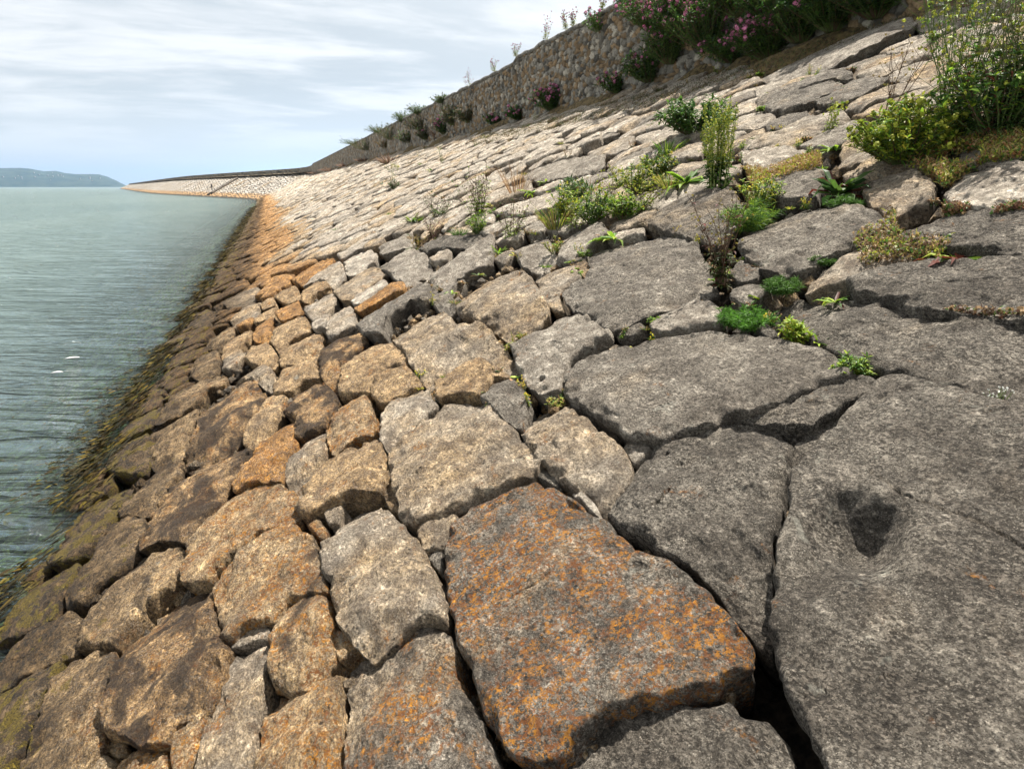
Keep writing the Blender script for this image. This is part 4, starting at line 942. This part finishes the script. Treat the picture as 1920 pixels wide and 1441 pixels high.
# crumbled stone and grit lying in the open joints
def rubble():
    rs = np.random.RandomState(4); V = []; F = []; K = []; base = 0
    ico = np.array([(0, 0, 1), (.9, 0, .3), (.28, .85, .3), (-.72, .53, .3), (-.72, -.53, .3), (.28, -.85, .3), (.72, .53, -.3), (-.28, .85, -.3), (-.9, 0, -.3), (-.28, -.85, -.3), (.72, -.53, -.3), (0, 0, -1)])
    fc = [(0, 1, 2), (0, 2, 3), (0, 3, 4), (0, 4, 5), (0, 5, 1), (1, 6, 2), (2, 6, 7), (2, 7, 3), (3, 7, 8), (3, 8, 4), (4, 8, 9), (4, 9, 5), (5, 9, 10), (5, 10, 1), (1, 10, 6), (11, 7, 6), (11, 8, 7), (11, 9, 8), (11, 10, 9), (11, 6, 10)]
    for k in range(22000):
        a = -.5 + 9.5 * rs.rand() ** 1.5; b = .5 + 8.5 * rs.rand() ** 1.2; r = rs.uniform(.012, .05)
        x_, y_, z_ = proj(slope(b, a))
        if z_ > 0 and 1370 < x_ < 1560 and y_ > 1150: continue
        p = slope(b, a, rs.uniform(-.26 if a < 5 else -.2, -.07))
        V.append(p + ico * rs.uniform(.6, 1.3, (12, 3)) * r * rs.uniform(.6, 1.4, 3)); F += [[base + i for i in f] for f in fc]; base += 12
        K.append(np.tile(np.array([rs.rand() * .7, rs.rand() * .6, .2, 0]), (12, 1)))
    tag(link('rubble', mesh('rubble', np.concatenate(V), F, {'tint': np.concatenate(K)}), M_STONE, smooth=False), 'crumbled stone and grit lying deep in the open joints', 'rubble', kind='stuff')
rubble()
# low dry ground cover between the right-hand rocks
def cover(name, label, pts, n, cols, hgt, seed):
    rr = random.Random(seed); a = Acc(); P = np.array([hit(*p) for p in pts]); lo, hi = P.min(0), P.max(0); k = 0; M = P.mean(0); O = Vector(slope(M[0], M[1]))
    while k < n:
        q = np.array([rr.uniform(lo[0], hi[0]), rr.uniform(lo[1], hi[1])])
        if not inside(q[None], P)[0]: continue
        k += 1
        if MN.noise(Vector((q[0] * 3.5, q[1] * 3.5, seed))) < -.12: continue
        p = Vector(slope(q[0], q[1], rr.uniform(-.02, .05))) - O
        c = cols[rr.randrange(len(cols))]
        if rr.random() < .5: a.tuft(p, rr.uniform(.006, .014), c, rr, 3)
        else: a.blade(p, Vector((rr.gauss(0, .7), rr.gauss(0, .7), 1)), hgt * rr.uniform(.4, 1.2), .004, c, rr)
    o = link(name, mesh(name, np.array(a.V), a.F, {'tint': a.K}), M_LEAF, loc=tuple(O), smooth=False); tag(o, label, 'ground cover', kind='stuff')
cover('ground_cover', 'mossy yellowish ground cover between the reddish tangle and the whitish boulder', [(1690, 300), (1760, 280), (1925, 240), (1990, 300), (1925, 300), (1830, 312), (1770, 350), (1750, 330)], 9000, (YG, DRY, (.42, .36, .12), MG, (.35, .16, .07)), .05, 1)
cover('ground_cover', 'dry orange and yellow ground cover left of the red-leaved rosette', [(1590, 470), (1640, 420), (1680, 400), (1690, 450), (1790, 460), (1760, 485), (1690, 485), (1620, 500)], 2400, (DRY, (.34, .26, .10), YG, (.22, .14, .07), MG, BRN), .035, 2)
cover('ground_cover', 'rusty dry stems along the crack under the whitish boulder', [(1770, 392), (1850, 400), (1925, 392), (1925, 402), (1850, 410), (1770, 402)], 1200, ((.22, .11, .06), DRY, MG, (.16, .08, .05)), .04, 3)
cover('ground_cover', 'dry yellowish weeds below the white stone', [(1395, 318), (1440, 325), (1500, 300), (1540, 292), (1540, 308), (1440, 345), (1410, 350)], 3000, (DRY, YG, (.42, .26, .10)), .04, 4)
cover('ground_cover', 'thin reddish fringe along the crack at the right edge', [(1700, 592), (1740, 600), (1900, 606), (1925, 612), (1925, 604), (1760, 592)], 800, ((.16, .08, .05), DRY, BRN, MG), .028, 5)

# --- on and below the wall
def W_(name, label, cat, kind, x, y, hp, wp, off=.0, **k):
    p = wallhit(x, y, off); s = depth(p) / FPX
    return plant(name, label, cat, kind, Vector(p), hp * s, wp * s, seed=int(x * 5 + y), **k)
vb = dict(kind='bush', fl=PINK)
for (x, y, h_, w_, lab, c, nf, n) in [
    (1235, 62, 66, 105, 'pink valerian bush hanging on the wall, leftmost of the large ones', (MG, DG), .75, 3.2),
    (1330, 95, 90, 120, 'dark valerian bush with scattered pink heads in the middle of the wall', (DG, MG), .5, 4.0),
    (1440, 112, 66, 105, 'valerian bush with a dense mass of crimson flowers at its foot', (DG, MG), .9, 3.6),
    (1385, 30, 70, 110, 'dark valerian high on the wall above the crimson flowers', (DG, DG, MG), .45, 3.6),
    (1290, 25, 60, 90, 'pale pink valerian at the wall top near the left of the flower mass', (MG, DG), .7, 2.6),
    (1190, 20, 45, 60, 'small pink valerian at the very top of the wall', (MG,), .8, 1.4),
    (1120, 60, 40, 40, 'sparse pink flowers low on the wall where it meets the sky', (MG,), .9, .7),
    (1500, 80, 95, 100, 'dark green bush right of the crimson flowers', (DG, DG, MG), .05, 4.0),
    (1560, 60, 85, 90, 'leafy dark bush near the right end of the wall', (DG, MG), .1, 3.6),
    (1640, 35, 80, 110, 'dense dark green bush at the right end of the wall', (DG, DG, MG), .03, 4.5),
    (1275, 70, 60, 90, 'loose valerian between the leftmost large bush and the dark one beside it', (DG, MG), .5, 2.6),
    (1460, 50, 80, 110, 'shadowed green growth above the crimson flowers, toward the top edge', (DG, DG, MG), .25, 3.6),
    (1590, 10, 60, 120, 'dark creeping growth at the top edge right of the flowers', (DG, DG, MG), .1, 3.2),
    (1255, 120, 60, 70, 'dark green plant clinging under the leftmost large valerian', (DG, MG), .1, 2.2),
    (1370, 118, 45, 80, 'low leafy growth at the wall foot between the dark valerian and the crimson one', (DG, MG), .3, 2.0),
    (1035, 208, 46, 66, 'dark green bush with purple flowers at the foot of the wall', (DG, MG), .6, 2.6),
    (970, 225, 24, 36, 'small bush with dusky flowers left of the dark green purple-flowered bush', (DG, MG), .6, 1.3),
    (931, 237, 26, 32, 'rounded green bush at the wall foot, further left', (DG, MG), .25, 1.4),
    (1155, 175, 36, 46, 'green bush at the wall foot below the pink valerian', (MG, DG), .3, 1.6),
    (1215, 155, 52, 60, 'dark leafy bush against the wall foot under the large valerian', (DG, MG), .1, 2.2),
    (832, 252, 34, 36, 'bush with magenta flowers by the step in the wall', (DG, MG), .7, 1.3),
    (798, 262, 26, 40, 'dusky weed at the wall foot left of the magenta flowers', (BRN, DG), .1, 1.4),
    (765, 268, 24, 40, 'brownish green shrub far along the foot of the wall', (BRN, DG, MG), .0, 1.4),
    (722, 278, 18, 36, 'faded low shrub farther along the foot of the wall', (BRN, DG, DRY), .0, 1.2)]:
    W_('valerian_bush', lab, 'bush', 'bush', x, y, h_ * (1.25 if x > 1200 else 1), w_ * (1.35 if x > 1200 else 1), off=.12, cols=c, fl=PINK, nfl=nf, n=n * (1.7 if x > 1200 else 1.2), leaf=.075 if x > 1100 else .10, flr=.035 if x > 1100 else .045, out=Vector((-.22, 0, 0)))
for (x, y, h_, w_, lab) in [(1022, 78, 42, 22, 'slender flowering weed on top of the wall, rightmost against the sky'), (1060, 55, 32, 20, 'wispy weed on the wall top just right of the slender one'), (968, 105, 24, 16, 'thin weed with dark seed heads standing on the wall top'), (925, 134, 22, 22, 'pale wispy weed on the wall top'), (880, 168, 30, 28, 'yellow-green weed growing out of the wall top at the step'),
                            (1075, 48, 26, 16, 'short wispy sprig on the wall top'), (1128, 18, 34, 20, 'dark-headed stems at the top of the wall beside the pink flowers')]:
    W_('wall_top_weed', lab, 'plant', 'stalks', x, y, h_, w_, off=-.1, cols=((.12, .13, .05), MG, YG), fl=(.30, .08, .12), n=1.0, leaf=.06, flr=.02)
for (x, y, h_, w_, lab) in [(835, 195, 14, 40, 'mossy growth on the far wall top below the step'), (790, 215, 14, 44, 'low green growth on the wall top, second along from the step'), (758, 230, 18, 34, 'tufted growth on the wall top where it starts to curve away'), (715, 250, 12, 44, 'dark low growth on the distant wall top'), (670, 272, 9, 50, 'faint scrub on the distant wall top')]:
    W_('wall_top_scrub', lab, 'bush', 'bush', x, y, h_ * 1.2, w_ * 1.5, off=-.1, cols=(DG, MG, (.13, .12, .05)), n=5, leaf=.07)
for (x, y, h_, w_, lab) in [(727, 305, 22, 34, 'rounded tuft of dry brown twigs at the edge of the slope'), (650, 312, 15, 40, 'dry purplish brush along the far wall foot'), (622, 320, 14, 44, 'farther dry brush where the slope bends'), (685, 302, 14, 36, 'dry brush between the twig tuft and the far bend'), (825, 262, 28, 22, 'wisp of dry straw at the wall foot'), (595, 325, 10, 40, 'farthest dry brush at the bend')]:
    P_('dry_brush', lab, 'grass', 'grass', x, y, h_ * 1.1, w_ * 1.5, cols=((.22, .14, .10), (.34, .23, .15), (.16, .10, .08)), n=2.4, leaf=.03)
# dead moss and creeping weeds at the wall foot
cover('ground_cover', 'brown dead moss and weeds strewn along the foot of the wall', [(880, 262), (1000, 232), (1160, 190), (1400, 125), (1700, 28), (1720, 45), (1420, 142), (1180, 210), (1010, 250), (890, 275)], 16000, ((.13, .085, .04), (.20, .13, .05), BRN, (.10, .12, .03), DG), .10, 6)

# ---------------------------------------------------------------- seaweed, floating scraps, pale stone
def seaweed():
    rr = random.Random(6); a = Acc()
    for k in range(22000):
        A = 2.0 + 85 * rr.random() ** 2.0; big = 1 + A * .035
        b = rr.gauss(.0, .20) if A > 5 else rr.gauss(-.05, .16)
        if MN.noise(Vector((A * .9, b * 2, 3))) < -.12 and A < 30: continue
        if A < 6 and rr.random() < .45: continue
        p = Vector(slope(b, A, rr.uniform(.0, .06))); p.x += float(bend(A))
        if p.z < -.03: p.z = rr.uniform(-.02, .015)
        d = Vector((-1, rr.gauss(0, .7), -.40 if p.z > .05 else -.05))
        c = rr.choice([(.035, .026, .007), (.06, .045, .009), (.02, .015, .005), (.12, .09, .012), (.02, .017, .006), (.03, .022, .006)])
        a.leaf(p, d, rr.uniform(.05, .13) * big, rr.uniform(.010, .020) * big, c, rr, .25)
    for k in range(60):      # drifting patches just off the stones
        A = 1.5 + 40 * rr.random() ** 1.5; x = XW - abs(rr.gauss(.15, .9 + A * .04)); 
        for _ in range(rr.randrange(5, 26)):
            s = .10 + .012 * A
            p = Vector((x + rr.gauss(0, s * 1.6), A + rr.gauss(0, s), .006)); c = rr.choice([(.07, .05, .015), (.12, .10, .02), (.04, .03, .01)])
            a.leaf(p, Vector((rr.gauss(0, 1), rr.gauss(0, 1), .05)), rr.uniform(.02, .06) * (1 + A * .03), .008 * (1 + A * .04), c, rr, 0)
    o = link('seaweed', mesh('seaweed', np.array(a.V), a.F, {'tint': a.K}), M_WEED, smooth=False); tag(o, 'brown and olive seaweed fringing the waterline and drifting off it', 'seaweed', kind='stuff')
seaweed()
def water_at(x, y): d = ray(x, y); return Vector(EYE + d * (-H / d[2]))
M_WHITE = simple("bleached_white", (.70, .69, .66), (.88, .87, .84), 30, .7, .3, .005)
for (x, y, L, lab) in [(136, 672, 21, 'white feather floating on the water'), (108, 699, 17, 'thin pale feather floating nearer the shore than the white one')]:
    p = water_at(x, y); s = depth(p) / FPX; L = L * s; root = empty('feather', p + Vector((0, 0, .008))); tag(root, lab, 'feather')
    d = Vector((CY, -SY, 0)) * .97 + Vector((SY, CY, 0)) * .5; sd_ = Vector((-d.y, d.x, 0)) * (.34 if L > .06 else .2)
    V = []; n = 14
    for i in range(n):
        t = i / (n - 1); q = d * L * (t - .5); wd = L * .30 * math.sin(math.pi * min(1, t * 1.02 + .02)) ** .7; cz = L * .10 * math.sin(t * 3.1)
        V += [q - sd_ * wd + Vector((0, 0, .0)), q + Vector((0, 0, cz + .004)), q + sd_ * wd + Vector((0, 0, .0)), q + Vector((0, 0, -.004))]
    i = np.arange(n * 4).reshape(n, 4); j = np.roll(i, -1, 1)
    link('vane', mesh('vane', np.array(V), np.stack([i[:-1], j[:-1], j[1:], i[1:]], -1).reshape(-1, 4).tolist()), M_WHITE, root)
    st_ = Acc(); st_.tube([d * L * -.62, d * L * -.2 + Vector((0, 0, .006)), d * L * .3 + Vector((0, 0, .006))], L * .012, (.8, .75, .65)); st_.out('quill', M_STEM, root)
c = hit(1880, 245); 
P = np.array([c + np.array(q) for q in [(-.09, -.05), (.02, -.09), (.11, -.03), (.10, .07), (-.03, .10), (-.10, .04)]])
o = stone(P, .10, .06, (.15, .95, 0, 0), 909, .014, thick=.3, name='pale_stone'); tag(o, 'pale upright lump of stone at the foot of the reddish tangle', 'stone')

# ---------------------------------------------------------------- far stairs and the person on the bend
def farhit(x, y):
    d = ray(x, y); best = None
    for t in np.linspace(100, 420, 6400):
        p = EYE + d * t
        if (p[0] - float(bend(p[1])) - XW) * S > p[2]: return p
    return EYE + d * 200
def stairs():
    p0 = farhit(392, 366); p1 = farhit(440, 338); p0 = Vector(p0); p1 = Vector(p1)
    root = empty('stone_stairs', p0); tag(root, 'narrow dark stone stairs climbing the far curve of the slope', 'stairs'); n = 30
    V = []; F = []
    along = Vector((0, 1, 0)); 
    dr = (p1 - p0); dh = Vector((dr.x, dr.y, 0)); L = dh.length; dh.normalize(); sdv = Vector((-dh.y, dh.x, 0)) * .9
    for k in range(n):
        a = p0 + dh * L * k / n; b_ = p0 + dh * L * (k + 1) / n; z0 = p0.z + dr.z * k / n - .5; z1 = p0.z + dr.z * (k + 1) / n + .1
        i = len(V)
        for z in (z0, z1):
            for q in (a - sdv, b_ - sdv, b_ + sdv, a + sdv): V.append((q.x - p0.x, q.y - p0.y, z - p0.z))
        F += [[i, i + 1, i + 5, i + 4], [i + 1, i + 2, i + 6, i + 5], [i + 2, i + 3, i + 7, i + 6], [i + 3, i, i + 4, i + 7], [i + 4, i + 5, i + 6, i + 7]]
    link('steps', mesh('steps', V, F), simple("wet_step", (.04, .035, .03), (.14, .12, .10), 2, .9, .3), root, smooth=False)
    # parapet kerb along the seaward side
    V = []; F = []
    for k in range(n + 1):
        a = p0 + dh * L * k / n - p0 - sdv * 1.15; z = dr.z * k / n + .75
        V += [(a.x, a.y, z - 1.2), (a.x, a.y, z), (a.x - sdv.x * .4, a.y - sdv.y * .4, z), (a.x - sdv.x * .4, a.y - sdv.y * .4, z - 1.2)]
    i = np.arange((n + 1) * 4).reshape(-1, 4)
    F = np.stack([i[:-1, :-1], i[:-1, 1:], i[1:, 1:], i[1:, :-1]], -1).reshape(-1, 4).tolist()
    link('side_kerb', mesh('side_kerb', V, F), simple("kerb", (.10, .085, .07), (.25, .21, .17), 2, .9, .3), root, smooth=False)
stairs()
def person():
    g = Vector(farhit(398, 357)); root = empty('person', g); tag(root, 'tiny person in dark clothes standing on the far curve of the slope', 'person')
    J = {'pel': (0, 0, .95), 'ch': (0, .02, 1.28), 'nk': (0, .03, 1.47), 'hd': (0, .05, 1.58), 'tp': (0, .05, 1.70),
         'hl': (-.10, 0, .90), 'kl': (-.12, .04, .50), 'al': (-.13, 0, .09), 'fl': (-.14, .15, .03), 'hr': (.10, 0, .90), 'kr': (.13, -.03, .50), 'ar': (.15, -.05, .09), 'fr': (.16, .10, .03),
         'sl': (-.19, .02, 1.38), 'el': (-.25, -.02, 1.10), 'wl': (-.24, .10, .86), 'gl': (-.23, .14, .76), 'sr': (.19, .02, 1.38), 'er': (.26, -.03, 1.10), 'wr': (.25, .08, .86), 'gr': (.24, .12, .76)}
    E = ['pel ch', 'ch nk', 'nk hd', 'hd tp', 'pel hl', 'hl kl', 'kl al', 'al fl', 'pel hr', 'hr kr', 'kr ar', 'ar fr', 'ch sl', 'sl el', 'el wl', 'wl gl', 'ch sr', 'sr er', 'er wr', 'wr gr']
    R = dict(pel=.14, ch=.16, nk=.06, hd=.095, tp=.08, hl=.09, kl=.06, al=.042, fl=.035, hr=.09, kr=.06, ar=.042, fr=.035, sl=.07, el=.045, wl=.03, gl=.03, sr=.07, er=.045, wr=.03, gr=.03)
    ks = list(J); me = bpy.data.meshes.new('body'); me.from_pydata([J[k] for k in ks], [[ks.index(a) for a in e.split()] for e in E], [])
    m, T = newmat("dark_clothes"); z = T.n('ShaderNodeSeparateXYZ', inp={0: T.n('ShaderNodeTexCoord').outputs['Object']}).outputs[2]
    col = T.mix(T.ramp(z, 1.49, 1.50), (.02, .022, .03), (.45, .28, .20)); col = T.mix(T.ramp(z, .93, .92), col, (.015, .017, .03))
    T.n('ShaderNodeOutputMaterial', inp={0: T.n('ShaderNodeBsdfPrincipled', inp={'Base Color': col, 'Roughness': .9}).outputs[0]})
    me.materials.append(m); o = bpy.data.objects.new('body', me); C.objects.link(o); o.parent = root
    md = o.modifiers.new('skin', 'SKIN'); 
    bpy.context.view_layer.objects.active = o
    if not me.skin_vertices: me.skin_vertices.new() if hasattr(me.skin_vertices, 'new') else None
    if me.skin_vertices:
        for i, k in enumerate(ks): me.skin_vertices[0].data[i].radius = (R[k], R[k] * (.75 if k in ('pel', 'ch') else 1)); me.skin_vertices[0].data[i].use_root = (k == 'pel')
    o.modifiers.new('sub', 'SUBSURF').levels = 1
    hv = Acc(); rr = random.Random(2)
    for _ in range(60):
        t = rr.uniform(0, 6.28); u = rr.uniform(-.1, 1); q = Vector((math.cos(t) * .10 * math.sqrt(max(0, 1 - u * u)), .04 + math.sin(t) * .11 * math.sqrt(max(0, 1 - u * u)), 1.62 + .11 * u)); hv.tuft(q, .03, (.03, .02, .015), rr, 2)
    hv.out('hair', M_STEM, root)
    root.rotation_euler.z = 2.2
person()

# ---------------------------------------------------------------- sea air
hv = [(x, y, z) for z in (-5, 320) for x, y in ((-15000, -60), (600, -60), (600, 15000), (-15000, 15000))]
hz = link('haze', mesh('haze', hv, [[0, 3, 2, 1], [4, 5, 6, 7], [0, 1, 5, 4], [1, 2, 6, 5], [2, 3, 7, 6], [3, 0, 4, 7]]), None, smooth=False)
m = bpy.data.materials.new("sea_air"); m.use_nodes = True; T = NT(m.node_tree)
pv = T.n('ShaderNodeVolumePrincipled', inp={'Color': (.36, .58, .90, 1), 'Density': 6.5e-5, 'Anisotropy': .2})
T.n('ShaderNodeOutputMaterial', inp={1: pv.outputs[0]}); hz.data.materials.append(m)
tag(hz, 'thin blue sea haze over the bay', 'haze', kind='stuff')
